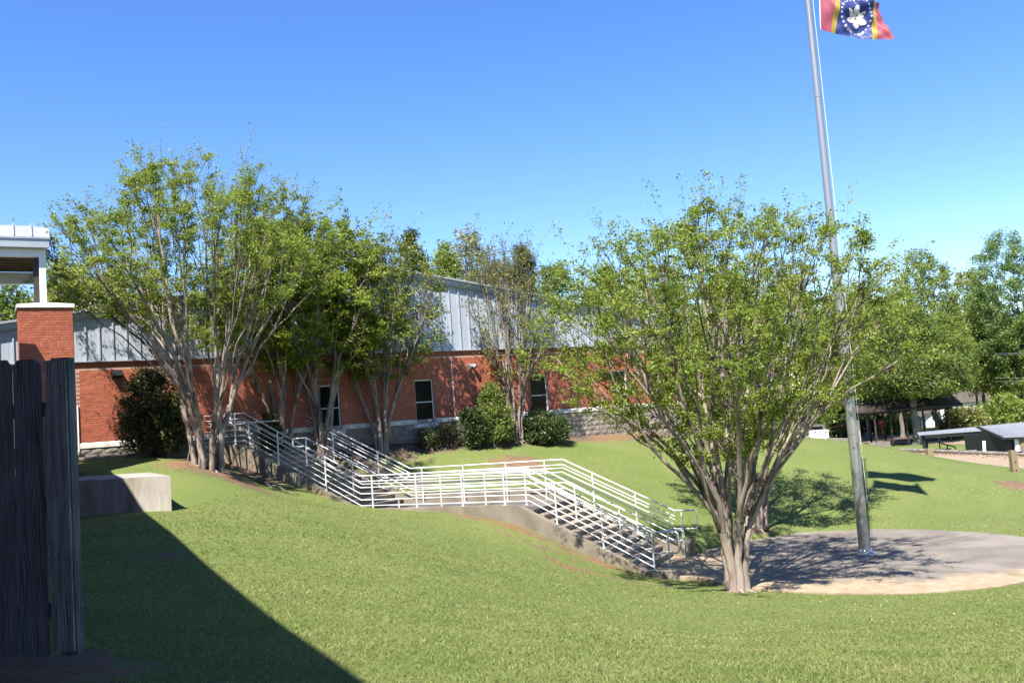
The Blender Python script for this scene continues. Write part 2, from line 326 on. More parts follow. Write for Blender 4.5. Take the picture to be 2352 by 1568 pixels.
def terr(X, Y):
    X = np.asarray(X, float); Y = np.asarray(Y, float); sh = X.shape; X = X.ravel(); Y = Y.ravel()
    z = np.empty(len(X))
    for a in range(0, len(X), 20000):
        x = X[a:a+20000]; y = Y[a:a+20000]
        r2 = (x[:, None]-PT[None, :, 0])**2 + (y[:, None]-PT[None, :, 1])**2
        z[a:a+20000] = U_(r2)@SOL[:nP] + SOL[nP] + SOL[nP+1]*x + SOL[nP+2]*y
    z = np.clip(z, -4.75, -0.2)
    # far ground: a lower, flat field
    d1 = np.clip((Y-67)/10, 0, 1); d2 = np.clip((np.abs(X-5)-42)/20, 0, 1); d3 = np.clip((-8-Y)/10, 0, 1)
    dB = (X-BO.x)*BNx + (Y-BO.y)*BNy; db = np.where(X > 14, np.clip((dB-.6)/5, 0, 1), 0); d1 = np.maximum(d1, db)
    w = d1*d1*(3-2*d1); w2 = np.maximum(d2, d3); w2 = w2*w2*(3-2*w2)
    # the field behind the school stays level with it
    zf = np.where((X < 2) & (Y > 40), -0.8, -6.2)
    k = np.clip((X-0)/14, 0, 1); zf = np.where(Y > 40, -0.8*(1-k) - 6.2*k, -6.2)
    z = z*(1-w) + zf*w
    z = z*(1-w2) + np.where(Y < 40, np.clip(z, -5, -1), zf)*w2
    return z.reshape(sh)
def hit(px, py):
    d = ray(px, py); ks = np.linspace(4, 60, 900); zz = terr(ks*d.x, ks*d.y); i = int(np.argmax(ks*d.z < zz)); return d*float(ks[i])
def tz(x, y): return float(terr(np.array([x]), np.array([y]))[0])

def axis(cuts, steps, far):
    """dense axis"""
    a = []
    for (lo, hi), st in zip(cuts, steps): a += list(np.arange(lo, hi-1e-6, st))
    a.append(cuts[-1][1]); v = a[-1]; st = steps[-1]
    while v < far: st *= 1.35; v += st; a.append(v)
    v = a[0]; st = steps[0]; pre = []
    while v > -far: st *= 1.35; v -= st; pre.append(v)
    return np.array(pre[::-1]+a)
sa = axis([(-22, -1.6), (-1.6, 16), (16, 45)], [.5, .25, .5], 1500)
pa = axis([(-30, -4), (-4, 0)], [.5, .22], 1500)
pb = np.concatenate([axis([(0.03, 2.97), (3.02, 9), (9, 45)], [.4, .25, .6], 1500), [2.985]]); pb.sort()
pa = pa[pa <= 1e-6]; pb = pb[pb >= .03-1e-6]; pax = np.concatenate([pa, pb])
SS, PP = np.meshgrid(sa, pax, indexing='ij')
GX = SO.x + SD.x*SS + SN.x*PP; GY = SO.y + SD.y*SS + SN.y*PP
GZ = terr(GX, GY)
ins = (SS > -1.5) & (SS < 13.6) & (PP > 0.02) & (PP < 3.0)
fz = np.vectorize(floor_z)(SS) - 0.45
GZ = np.where(ins, np.minimum(GZ, fz), GZ)
rp_ = np.hypot(GX-PC.x, GY-PC.y)
apr = (SS > 13.3) & (SS < 15.6) & (PP > -0.1) & (PP < 3.3)
GZ = np.where((rp_ < PR-.22) | apr, np.minimum(GZ, -4.47), GZ)
# small natural unevenness
ni, nj = SS.shape
V = np.stack([GX, GY, GZ], -1).reshape(-1, 3)
ii, jj = np.meshgrid(np.arange(ni-1), np.arange(nj-1), indexing='ij')
a = (ii*nj+jj).ravel(); Fc = np.stack([a, a+nj, a+nj+1, a+1], -1)

# ground material: lawn with soil where it is worn
def soil_weight(X, Y):
    """0 lawn .. 1 bare earth"""
    w = np.zeros_like(X)
    s = (X-SO.x)*SD.x + (Y-SO.y)*SD.y; p = (X-SO.x)*SN.x + (Y-SO.y)*SN.y
    def g(cx, cy, r, a=1.0): return a*np.exp(-(((X-cx)**2+(Y-cy)**2)/(r*r)))
    def band(s0, s1, p0, pw, a): return a*np.clip((s-s0)/1.2, 0, 1)*np.clip((s1-s)/1.2, 0, 1)*np.exp(-((p-p0)/pw)**2)
    w = np.maximum(w, band(6.8, 14, -.35, .4, .72)); w = np.maximum(w, band(10, 15.5, -1.9, .33, .68)); w = np.maximum(w, band(8.0, 13, -1.1, .3, .6))
    w = np.maximum(w, band(-3.5, 2.5, -.5, .8, 1.0)); w = np.maximum(w, band(-1, 5.5, 3.5, .6, .8))
    tw = (X-WP.x)*WD.x + (Y-WP.y)*WD.y; ow = (X-WP.x)*WN.x + (Y-WP.y)*WN.y
    w = np.maximum(w, np.where((tw > -.5) & (tw < 25), np.clip(1.25-ow/1.5, 0, 1), 0))
    for (x, y, r, q) in SOILS: w = np.maximum(w, g(x, y, r, q))
    return w
tb = {}
for k_, (x, y, z) in dict(t1=(1695, 1357, -4.37), t1b=(1740, 1217, -4.18), t2=(478, 1062, -.68)).items(): tb[k_] = atZ(x, y, z)
SOILS = [(tb['t1'].x, tb['t1'].y, .5, .8), (tb['t1b'].x, tb['t1b'].y, .7, .8), (tb['t2'].x, tb['t2'].y, 1.5, 1.1), (tb['t2'].x+1.2, tb['t2'].y-.4, 1.0, 1.0)]
for x, y, z, r, q in [(60, 1540, -1.35, .8, 1.0), (190, 1500, -1.35, .35, .9), (380, 1275, -1.6, .42, .95), (330, 1250, -1.6, .3, .7), (500, 1290, -1.65, .35, .6), (470, 1320, -1.7, .3, .55),
                      (250, 1395, -1.5, .35, .6), (2345, 1115, -4.1, 1.2, .9), (1030, 1440, -2.1, .3, .25), (1300, 1490, -2.1, .4, .25), (1250, 1310, -2.9, .3, .4), (1310, 1305, -3.2, .5, .75), (925, 1042, 0, 1.0, .75), (1391, 1069, 0, .3, .5), (1353, 1024, 0, .3, .45), (985, 1056, 0, .5, .5)]:
    p = hit(x, y); SOILS.append((p.x, p.y, r, q))
for x, y in [(655, 1010), (750, 1005), (880, 1018), (1190, 1002)]:
    p = atZ(x, y, -.72); SOILS.append((p.x, p.y, 1.3, .9))
gm = bpy.data.materials.new('lawn_and_soil'); gm.use_nodes = True
nt = gm.node_tree; n = nt.nodes; l = nt.links; b = n['Principled BSDF']; b.inputs['Roughness'].default_value = 0.95; b.inputs['Specular IOR Level'].default_value = 0.15
geo = n.new('ShaderNodeNewGeometry')
def nz(scale, detail=4, vec=None, rough=.5):
    q = n.new('ShaderNodeTexNoise'); q.inputs['Scale'].default_value = scale; q.inputs['Detail'].default_value = detail; q.inputs['Roughness'].default_value = rough
    l.new(vec or geo.outputs['Position'], q.inputs['Vector']); return q.outputs[0]
def mixc(f, c1, c2, mode='MIX'):
    x = n.new('ShaderNodeMix'); x.data_type = 'RGBA'; x.blend_type = mode
    if isinstance(f, float): x.inputs[0].default_value = f
    else: l.new(f, x.inputs[0])
    for i, c in ((6, c1), (7, c2)):
        if isinstance(c, tuple): x.inputs[i].default_value = (*[v*.575 for v in c], 1)
        else: l.new(c, x.inputs[i])
    return x.outputs[2]
gr = ramp_node(nt, [(0.30, (0.08, 0.12, 0.028)), (0.5, (0.17, 0.225, 0.058)), (0.72, (0.30, 0.32, 0.115))]); l.new(nz(14, 9, rough=.82), gr.inputs[0])
g2 = ramp_node(nt, [(0.35, (0.13, 0.18, 0.046)), (0.65, (0.20, 0.215, 0.072))]); l.new(nz(.55, 4), g2.inputs[0])
gc = mixc(0.5, gr.outputs[0], g2.outputs[0])
dm = rampv(nt, .60, .78); l.new(nz(3.2, 6, rough=.7), dm.inputs[0]); dmm = n.new('ShaderNodeMath'); dmm.operation = 'MULTIPLY'; l.new(dm.outputs[0], dmm.inputs[0]); dmm.inputs[1].default_value = .45
gc = mixc(dmm.outputs[0], gc, (0.30, 0.255, 0.11))
sl_ = ramp_node(nt, [(0.3, (0.15, 0.08, 0.04)), (0.5, (0.25, 0.145, 0.08)), (0.75, (0.36, 0.26, 0.17))]); l.new(nz(9, 9, rough=.8), sl_.inputs[0])
sg = ramp_node(nt, [(0.3, (0.085, 0.06, 0.04)), (0.5, (0.16, 0.12, 0.085)), (0.75, (0.32, 0.27, 0.21))]); l.new(nz(16, 9, rough=.8), sg.inputs[0])
sf = rampv(nt, .42, .58); l.new(nz(.35, 3), sf.inputs[0])
class _O: pass
sl = _O(); sl.outputs = [mixc(sf.outputs[0], sl_.outputs[0], sg.outputs[0])]
at_ = n.new('ShaderNodeAttribute'); at_.attribute_name = 'soil'
sm = n.new('ShaderNodeMath'); sm.operation = 'ADD'; l.new(at_.outputs['Fac'], sm.inputs[0])
s2 = n.new('ShaderNodeMapRange'); s2.inputs[1].default_value = .3; s2.inputs[2].default_value = .7; s2.inputs[3].default_value = -.42; s2.inputs[4].default_value = .30; l.new(nz(3.6, 8, rough=.75), s2.inputs[0]); l.new(s2.outputs[0], sm.inputs[1])
s3 = rampv(nt, .36, .62); l.new(sm.outputs[0], s3.inputs[0])
gc = mixc(s3.outputs[0], gc, sl.outputs[0])
l.new(gc, b.inputs['Base Color'])
bp = n.new('ShaderNodeBump'); bp.inputs['Strength'].default_value = .6; bp.inputs['Distance'].default_value = .02; l.new(nz(55, 6, rough=.8), bp.inputs['Height']); l.new(bp.outputs[0], b.inputs['Normal'])
ground_me = rawmesh('ground', V, Fc, gm, smooth=True)
sw = soil_weight(V[:, 0], V[:, 1])
at = ground_me.attributes.new('soil', 'FLOAT', 'POINT'); at.data.foreach_set('value', sw.astype(np.float32))
ground = bpy.data.objects.new('ground', ground_me); col.objects.link(ground); kind(ground, 'structure')

# mown grass blades (one mesh, uncountable)
def grass_blades():
    out = []
    def region(n_, y0, y1, hgt, wid, xr=.66):
        u = rng.random(n_); Y = np.sqrt(y0*y0 + u*(y1*y1-y0*y0)); X = (rng.random(n_)*2-1)*xr*Y
        if y0 > 15: X = X + .0*Y
        out.append((X, Y, hgt, wid))
    n_ = 400000; Y = 4.8*(46/4.8)**(rng.random(n_)**.85); X = (rng.random(n_)*2-1)*.66*Y
    out.append((X, Y, .024, np.clip(.00085*Y, .0045, .018)))
    VV = []; N = 0
    for X, Y, h, w in out:
        s = (X-SO.x)*SD.x + (Y-SO.y)*SD.y; p = (X-SO.x)*SN.x + (Y-SO.y)*SN.y
        ow = (X-WP.x)*WN.x + (Y-WP.y)*WN.y
        ok = ~((s > -4) & (s < 14.5) & (p > -.14) & (p < 3.22)) & (np.hypot(X-PC.x, Y-PC.y) > PR-.06) & (ow > .3) & ~((s > 13) & (s < 16) & (p > -.05) & (p < 3.4))
        ok &= ~((Y > 41) & (X > 14)) & ~((X > -12) & (X < -7.8) & (Y > 20.5) & (Y < 25.5) & ((Y-20.6) > -(X+7.9)*.45-.1))
        sl_ = soil_weight(X, Y); clump = np.sin(X*3.1+np.sin(Y*2.3)*2)*np.cos(Y*2.7+np.sin(X*1.9)*2)*.25
        ok &= (sl_+clump < .42+.15*rng.random(len(X)))
        X = X[ok]; Y = Y[ok]; Z = terr(X, Y) - .004; m = len(X)
        a = rng.random(m)*2*np.pi; hh = h*(.5+rng.random(m)*.9)*np.clip(1.15-Y/70, .5, 1); ww = w[ok]*(.6+.8*rng.random(m)); le = rng.random(m)*hh*2.2; la = rng.random(m)*2*np.pi
        P = np.zeros((m, 3, 3)); P[:, 0] = np.stack([X-np.cos(a)*ww, Y-np.sin(a)*ww, Z], -1); P[:, 1] = np.stack([X+np.cos(a)*ww, Y+np.sin(a)*ww, Z], -1)
        P[:, 2] = np.stack([X+np.cos(la)*le, Y+np.sin(la)*le, Z+hh], -1); VV.append(P.reshape(-1, 3))
    V = np.concatenate(VV); F = np.arange(len(V)).reshape(-1, 3)
    m = leafmat('grass_blades', (0.255, 0.322, 0.080), (0.37, 0.39, 0.130), 0.55, var=.3, rough=.6)
    o = bpy.data.objects.new('grass', rawmesh('grass', V, F, m, per=3)); col.objects.link(o); kind(o, 'stuff')
    tag(o, 'short mown lawn grass covering the slopes and the mound', 'grass')
grass_blades()

mb = MB()
for (x, y, r, k_) in [(2250, 1120, 90, 90), (2050, 1215, 150, 60), (1900, 1372, 220, 22), (1450, 1060, 200, 40)]:
    for _ in range(k_):
        q = hit(x+rnd.gauss(0, r), y+rnd.gauss(0, 22)); s_ = (q.x-SO.x)*SD.x+(q.y-SO.y)*SD.y; p_ = (q.x-SO.x)*SN.x+(q.y-SO.y)*SN.y
        if q.z < -4.4 or q.y < 5 or q.y > 44 or (q.xy-PC.xy).length < PR or (-3 < s_ < 16 and -.4 < p_ < 3.6): continue
        mb.cbox(q+Vector((0, 0, .03)), (.016, .003, 0), (-.003, .016, 0), (0, 0, .012))
kind(tag(mb.build('clover_flowers', mat('white_clover', [(0.3, (.6, .6, .52)), (.7, (.8, .8, .74))], 5), None), 'tiny white clover flowers sprinkled over the lawn', 'wildflowers'), 'stuff')
# ------------------------------------------------------------------ round concrete plaza
pm = bpy.data.materials.new('plaza_concrete'); pm.use_nodes = True
nt = pm.node_tree; n = nt.nodes; l = nt.links; b = n['Principled BSDF']; b.inputs['Roughness'].default_value = 0.85
geo = n.new('ShaderNodeNewGeometry')
base = ramp_node(nt, [(0.3, (0.175, 0.148, 0.120)), (0.7, (0.285, 0.247, 0.205))]); l.new(nz(1.1, 8, rough=.65), base.inputs[0])
stn = rampv(nt, .5, .66); l.new(nz(.55, 5), stn.inputs[0]); c = mixc(stn.outputs[0], base.outputs[0], (0.30, 0.26, 0.215))
vm = n.new('ShaderNodeVectorMath'); vm.operation = 'DISTANCE'; l.new(geo.outputs['Position'], vm.inputs[0]); vm.inputs[1].default_value = (PC.x+1.1, PC.y+1.1, -4.35)
nn = n.new('ShaderNodeMapRange'); nn.inputs[1].default_value = .3; nn.inputs[2].default_value = .7; nn.inputs[3].default_value = -.9; nn.inputs[4].default_value = .9; l.new(nz(.8, 6), nn.inputs[0])
ad = n.new('ShaderNodeMath'); l.new(vm.outputs['Value'], ad.inputs[0]); l.new(nn.outputs[0], ad.inputs[1])
sr = rampv(nt, 4.3, 5.3); l.new(ad.outputs[0], sr.inputs[0])
sand = ramp_node(nt, [(0.3, (0.34, 0.245, 0.15)), (0.7, (0.50, 0.395, 0.265))]); l.new(nz(4, 8), sand.inputs[0])
c = mixc(sr.outputs[0], c, sand.outputs[0]); l.new(c, b.inputs['Base Color'])
bp = n.new('ShaderNodeBump'); bp.inputs['Strength'].default_value = .35; bp.inputs['Distance'].default_value = .01; l.new(nz(60, 5), bp.inputs['Height']); l.new(bp.outputs[0], b.inputs['Normal'])
plaza = kind(thing('plaza', 'round concrete plaza', 'plaza', (PC.x, PC.y, -4.35)), 'structure')
del plaza['label']; del plaza['category']
# four quadrant slabs with open joints, plus the apron at the foot of the stairs
JA = math.radians(-62)
for k in range(4):
    mb = MB(); a0 = JA+k*math.pi/2; poly = []
    g_ = .016; b0 = Vector((math.cos(a0), math.sin(a0), 0)); b1 = Vector((-b0.y, b0.x, 0)); c0 = PC + b0*g_ + b1*g_
    poly.append(c0)
    for q in range(0, 25):
        an = a0+math.pi/2*q/24; r = PR+.03*math.sin(an*7)+.02*math.sin(an*17)
        p = PC+Vector((math.cos(an), math.sin(an), 0))*r
        if q == 0: p = PC+b0*r+b1*g_
        if q == 24: p = PC+b1*r+b0*g_
        poly.append(p)
    mb.prism([Vector((p.x, p.y, -4.6)) for p in poly], (0, 0, .25)); mb.build('slab', pm, plaza)
mb = MB(); mb.box(S(13.0, -.1, -4.7), SD*3.0, SN*3.2, (0, 0, .346)); mb.build('slab', pm, plaza)

# ------------------------------------------------------------------ stairs
stairs = thing('stairs', 'long concrete staircase with a mid landing running down the lawn', 'stairs', S(0, 1.5, -.45))
mb = MB(); mb.box(S(-1.9, .1, -1.2), SD*1.9, SN*2.85, (0, 0, .75)); mb.build('top_landing', M['tread'], stairs)
NU = 13; hU = 2.15/NU; tU = 4.3/NU
for i in range(NU-1):
    zt = -.45-hU*(i+1); mb = MB(); mb.box(S(i*tU-.02, .1, zt-.06), SD*(tU+.055), SN*2.85, (0, 0, .06)); mb.box(S(i*tU-.02, .102, zt-.45), SD*tU, SN*2.846, (0, 0, .392)); mb.build('step', M['tread'], stairs)
mb = MB(); mb.box(S(4.3-tU+.0, .1, -2.66), SD*(10.135-4.3+tU), SN*2.85, (0, 0, .06)); mb.box(S(4.3-tU, .102, -3.05), SD*(10.09-4.3+tU), SN*2.846, (0, 0, .388)); mb.build('landing', M['worn'], stairs)
NL = 11; hL = 1.75/NL; tL = 3.3/NL
for i in range(NL-1):
    zt = -2.6-hL*(i+1); mb = MB(); mb.box(S(10.1+i*tL, .1, zt-.06), SD*(tL+.035), SN*2.85, (0, 0, .06)); mb.box(S(10.1+i*tL-.01, .102, zt-.45), SD*tL, SN*2.846, (0, 0, .392)); mb.build('step', M['tread'], stairs)
def curb(p0, th, top, bot):
    mb = MB(); P = []
    poly = [S(s, p0, z) for s, z in top] + [S(s, p0, z) for s, z in bot[::-1]]
    mb.prism(poly, SN*th); return mb
topA = [(-1.25, -.24), (-.25, -.24), (4.35, -2.44), (9.7, -2.44), (13.3, -4.22), (14.15, -4.22)]
mb = curb(-.12, .215, topA, [(-1.25, -1.6), (4.35, -3.6), (9.7, -3.6), (13.3, -4.9), (14.15, -4.9)]); mb.build('side_wall', M['concrete'], stairs)
topC = [(-.4, -.42), (0, -.42), (4.0, -2.3), (9.55, -2.3), (12.75, -3.87), (13.75, -3.87)]
mb = curb(2.955, .2, topC, [(-.4, -1.6), (4.0, -3.6), (9.55, -3.6), (12.75, -4.9), (13.75, -4.9)]); mb.build('side_wall', M['concrete'], stairs)

# railings: posts at the places they stand, bars following floor
PS = [-.46, 1.3, 3.13, 4.84, 6.4, 7.95, 9.3, 10.85, 12.15, 13.5]
def railing(label, p, base, tops, radii, s0, s1, corners, loops, postbase, posts=PS, hand=None):
    t = thing('railing', label, 'railing', S(6.5, p, floor_z(6.5)), 'steel pipe railings of the staircase')
    def bz(s):
        for (a, za), (b_, zb) in zip(corners[:-1], corners[1:]):
            if a <= s <= b_: return za+(zb-za)*(s-a)/(b_-a)
        return corners[0][1] if s < corners[0][0] else corners[-1][1]
    for s in posts:
        mb = MB(); mb.tube([S(s, p, postbase(s)), S(s, p, bz(s)+tops[0])], .024, 10); mb.tube([S(s, p, postbase(s)+.001), S(s, p, postbase(s)+.014)], .055, 10); mb.build('post', M['rail'], t, True)
    for h, r in zip(tops, radii):
        ss = sorted(set([s0, s1]+[c[0] for c in corners if s0 < c[0] < s1]))
        mb = MB(); mb.tube([S(s, p, bz(s)+h) for s in ss], r, 8); mb.build('rail' if h == tops[0] else 'bar', M['rail'], t, True)
    if hand:
        hp, hh = hand; ss = sorted(set([s0+.1, s1-.05]+[c[0] for c in corners if s0+.1 < c[0] < s1-.05]))
        mb = MB(); mb.tube([S(s, p+hp, bz(s)+hh) for s in ss], .019, 8)
        for s in posts:
            mb.tube([S(s, p, bz(s)+hh-.05), S(s, p+hp, bz(s)+hh-.05), S(s, p+hp, bz(s)+hh)], .008, 5)
        mb.build('handrail', M['rail'], t, True)
    for (sa_, sb_, ha, hb) in loops:       # looped pipe ends: from rail end out and back
        z1 = bz(sa_)+ha; z2 = bz(sa_)+hb; d = sb_-sa_; sg = 1 if d > 0 else -1; r = .09
        P = [S(sa_, p, z1)]
        for q in range(7):
            an = math.pi/2*q/6; P.append(S(sb_-sg*r+sg*r*math.sin(an), p, z1-r+r*math.cos(an)))
        for q in range(7):
            an = math.pi/2*q/6; P.append(S(sb_-sg*r+sg*r*math.cos(an), p, z2+r-r*math.sin(an)))
        P.append(S(sa_, p, z2)); mb = MB(); mb.tube(P, .024, 8); mb.build('end_loop', M['rail'], t, True)
    return t
cA = [(-2.4, -.23), (-.06, -.23), (4.42, -2.45), (10.06, -2.45), (13.5, -4.24), (14.3, -4.24)]
railing('white pipe railing nearest the viewer on the side wall, six bars high', 0, None, [1.0, .83, .645, .46, .275, .10], [.022, .0155, .0155, .0155, .0155, .0155],
        -2.2, 13.5, cA, [(13.5, 14.2, 1.0, .46)], lambda s: min(-.24, np.interp(s, [-.25, 4.35, 9.7, 13.3], [-.24, -2.44, -2.44, -4.22])) , hand=(.09, .74))
cB = [(.9, -.90), (1.3, -1.15), (4.35, -2.6), (10.0, -2.6), (13.45, -4.35), (14, -4.35)]
def fl(s):
    if s < 0: return -.45
    if s < 4.3-tU: return -.45-hU*(int((s-.0)/tU)+1)
    if s < 10.13: return -2.6
    if s < 13.1: return -2.6-hL*(int((s-10.13)/tL)+1)
    return -4.354
railing('white pipe handrail in the middle of the staircase with two bars', 1.4, None, [.96, .62], [.022, .0155],
        1.3, 13.45, cB, [(13.45, 13.95, .96, .68), (1.3, .75, .96, .68)], fl, posts=PS[1:])
cC = [(-2.6, -.45), (-.05, -.45), (4.4, -2.6), (9.92, -2.55), (13.35, -4.2), (14, -4.2)]
railing('white pipe railing on the far side of the staircase beside the grass bank', 2.87, None, [1.14, .98, .88, .62, .44, .26], [.022, .0155, .0155, .0155, .0155, .0155],
        -.5, 13.3, cC, [(13.3, 13.95, 1.14, .62), (-.5, -1.15, 1.14, .62)], fl, hand=(-.09, .76))

# ------------------------------------------------------------------ school building
school = thing('school_building', 'red brick school building with grey metal gable above a pale stone band', 'building', W(12, 0, -.7))
T0, T1 = -3.0, 24.5                     # wall ends
Z_TAB, Z_TOP = .17, 2.72
def slope_wall_ground(t): return -.45 - max(0, t)*.031
wins = [(7.84, 8.66, .05, 1.62), (11.63, 12.4, .05, 1.66), (16.75, 17.55, .05, 1.64), (20.86, 21.62, .05, 1.66)]
# backing wall of mortar with window openings
mb = MB(); edges = [T0]+[v for w in wins for v in (w[0], w[1])]+[T1]
for i in range(0, len(edges)-1):
    t0, t1 = edges[i], edges[i+1]
    if i % 2 == 0: mb.box(W(t0, 0, Z_TAB-.02), WD*(t1-t0), -WN*.25, (0, 0, Z_TOP-Z_TAB+.02))
    else:
        zt = wins[(i-1)//2][3]; mb.box(W(t0, 0, zt), WD*(t1-t0), -WN*.25, (0, 0, Z_TOP-zt))
mb.build('mortar_wall', M['mortar'], school)
# body of the building behind, up to the gable
PT_, PZ = 10.56, 5.72
sl1 = (PZ-3.72)/(PT_-(-2.0)); def_l = lambda t: PZ - .157*(PT_-t) if t < PT_ else PZ - .157*(t-PT_)
zl, zr = def_l(T0-9), def_l(T1)
mb = MB()
mb.prism([W(T0-9, -.3, -1.6), W(T1-.02, -.3, -1.6), W(T1-.02, -.3, def_l(T1)-.02), W(PT_, -.3, PZ-.02), W(T0-9, -.3, def_l(T0-9)-.02)], -WN*30); mb.build('wall', M['brick'], school)
# bricks
BL, BH, CP = .190, .0545, .0677
bm_me = MB(); bm_me.cbox((0, 0, 0), (BL, 0, 0), (0, .007, 0), (0, 0, BH)); brick_me = bm_me.mesh('brick', M['brick'])
bm_me = MB(); bm_me.cbox((0, 0, 0), (BH, 0, 0), (0, .007, 0), (0, 0, BL)); sold_me = bm_me.mesh('brick', M['brick'])
angW = math.atan2(WD.y, WD.x)
cand = []; cuts = []
ncourse = int((Z_TOP-.21-Z_TAB)/CP)
for r in range(ncourse):
    z = Z_TAB+.004+r*CP+BH/2; t = .12+(BL+.01)/2*(r % 2)
    while t < T1-.05:
        inw = any(w[0]-.0 < t+BL/2 and t-BL/2 < w[1] and z < w[3]+.03 for w in wins)
        lint = any(w[0]-.0 < t+BL/2 and t-BL/2 < w[1] and w[3] <= z < w[3]+.21 for w in wins)
        if not inw and not lint and t-BL/2 > 0 and t+BL/2 < T1: cand.append((t, z, 0))
        elif inw or lint:
            for w in wins:
                if z < w[3]+.24:
                    for lo_, hi_ in ((t-BL/2, min(t+BL/2, w[0])), (max(t-BL/2, w[1]), t+BL/2)):
                        if .02 < hi_-lo_ < BL-.001 and lo_ < w[1]+BL and hi_ > w[0]-BL: cuts.append(((lo_+hi_)/2, z, hi_-lo_))
        t += BL+.0095
t = .05
while t < T1: cand.append((t, Z_TOP-.105, 1)); t += BH+.0095
for w in wins:
    t = w[0]+BH/2
    while t < w[1]: cand.append((t, w[3]+.105, 1)); t += BH+.0095
cand.sort(key=lambda c: (W(c[0], 0, 0).y, -c[1]))
stuff = MB()
for t, z, l_ in cuts: stuff.cbox(W(t, .004, z), WD*l_, WN*.007, (0, 0, BH))
for i, (t, z, k) in enumerate(cand):
    o_ = .0005+.003*rnd.random()
    if i < 300: inst('brick', sold_me if k else brick_me, school, W(t, o_, z), angW)
    else:
        dx, dz = (BH, BL) if k else (BL, BH)
        stuff.cbox(W(t, o_, z), WD*dx, WN*.007, (0, 0, dz))
kind(stuff.build('brick_field', M['brick'], school), 'stuff')
# corner pilaster strip next to the pillar
mb = MB()
for r in range(48):
    z = -.43+r*CP
    if z > 2.66: break
    mb.cbox(W(-.16, .012, z+BH/2), WD*.29, WN*.03, (0, 0, BH))
kind(mb.build('brick_strip', M['brick'], school), 'stuff')
mb = MB(); mb.cbox(W(-.16, .004, 1.1), WD*.3, WN*.02, (0, 0, 3.1)); mb.build('mortar_strip', M['mortar'], school)
# limestone band, dropped under the windows
segs = []; t = 0.02
marks = [(0.02, w) for w in wins]
e = [.02]
for w in wins: e += [w[0]-.0, w[1]+.0]
e.append(T1)
for i in range(len(e)-1):
    t0, t1 = e[i], e[i+1]
    if i % 2 == 0:
        n_ = max(1, round((t1-t0)/1.35)); st = (t1-t0)/n_
        for k in range(n_):
            mb = MB(); a0 = t0+k*st+.004; a1 = t0+(k+1)*st-.004
            mb.prism([W(a0, -.1, .0), W(a0, .045, .0), W(a0, .045, .115), W(a0, .012, .165), W(a0, -.1, .165)], WD*(a1-a0)); mb.build('band_stone', M['limestone'], school)
    else:
        mb = MB(); mb.box(W(t0-.14, -.1, -.16), WD*(t1-t0+.28), WN*.16, (0, 0, .145)); mb.build('window_sill', M['limestone'], school)
# split-face block base
blk_me = []
for v in range(6):
    mb = MB(); nx, nz_ = 4, 3; P = []
    for i in range(nx+1):
        row = []
        for j in range(nz_+1):
            eg = (i in (0, nx)) or (j in (0, nz_)); d = -.012 if eg else -.012-.022*rnd.random()
            row.append(((i/nx-.5)*.388, d*1.0, (j/nz_-.5)*.188))
        P.append(row)
    mb.sheet(P); blk_me.append(mb.mesh('block', M['split_block']))
mb = MB(); mb.box(W(0, -.015, -1.6), WD*T1, -WN*.25, (0, 0, 1.75)); mb.build('base_mortar', M['mortar'], school)
nblk = 0; blkstuff = []
for r in range(7):
    z = -.01-.1-r*.2; t = .2+.2*(r % 2)
    while t < T1-.18:
        if z+.1 > slope_wall_ground(t)-.05 and not any(w[0]-.14 < t+.19 and t-.19 < w[1]+.14 and z > -.12 for w in wins):
            inst('block', blk_me[rnd.randrange(6)], school, W(t, 0.0, z), angW)
            nblk += 1
        t += .4
# metal gable siding: panels between ribs
bot = Z_TOP+.03
t = T0-6; pw = .405
while t < T1:
    t1 = min(t+pw, T1); tm = (t+t1)/2
    for (a0, a1) in ([(t, PT_), (PT_, t1)] if t < PT_ < t1 else [(t, t1)]):
        mb = MB(); ra = a0+.045
        za, zr_, zb = def_l(a0)-.02, def_l(ra)-.02, def_l(a1)-.02
        mb.prism([W(a0, .03, bot), W(ra, .03, bot), W(ra, .03, zr_), W(a0, .03, za)], WN*.045)
        mb.prism([W(ra, .0, bot), W(a1, .0, bot), W(a1, .0, zb), W(ra, .0, zr_)], WN*.03)
        for q in (.33, .66):
            tq = ra+(a1-ra)*q
            if a1-a0 > .3: mb.prism([W(tq-.012, .03, bot), W(tq+.012, .03, bot), W(tq+.012, .03, def_l(tq)-.03), W(tq-.012, .03, def_l(tq)-.03)], WN*.004)
        mb.build('siding_panel', M['siding'], school)
    t += pw
mb = MB(); mb.box(W(T0-6, .0, Z_TOP-.005), WD*(T1-T0+6), WN*.085, (0, 0, .035)); mb.build('drip_trim', M['trim'], school)
# rake trim + roof sheets
for (ta, tb_) in ((T0-9, PT_), (PT_, T1+.35)):
    for o0, dz0, dz1, w_, m_ in ((.02, -.02, .16, .12, 'trim'), (.13, .05, .20, .05, 'trim'), (-.4, .20, .27, .66, 'roofmetal')):
        mb = MB(); za, zb = def_l(ta), def_l(tb_)
        mb.prism([W(ta, o0, za+dz0), W(tb_, o0, zb+dz0), W(tb_, o0, zb+dz1), W(ta, o0, za+dz1)], WN*w_); mb.build('rake_trim' if m_ == 'trim' else 'roof_edge', M[m_], school)
    mb = MB(); za, zb = def_l(ta), def_l(tb_)
    mb.prism([W(ta, -.4, za+.18), W(tb_, -.4, zb+.18), W(tb_, -.4, zb+.22), W(ta, -.4, za+.22)], -WN*29.9); mb.build('roof', M['roofmetal'], school)
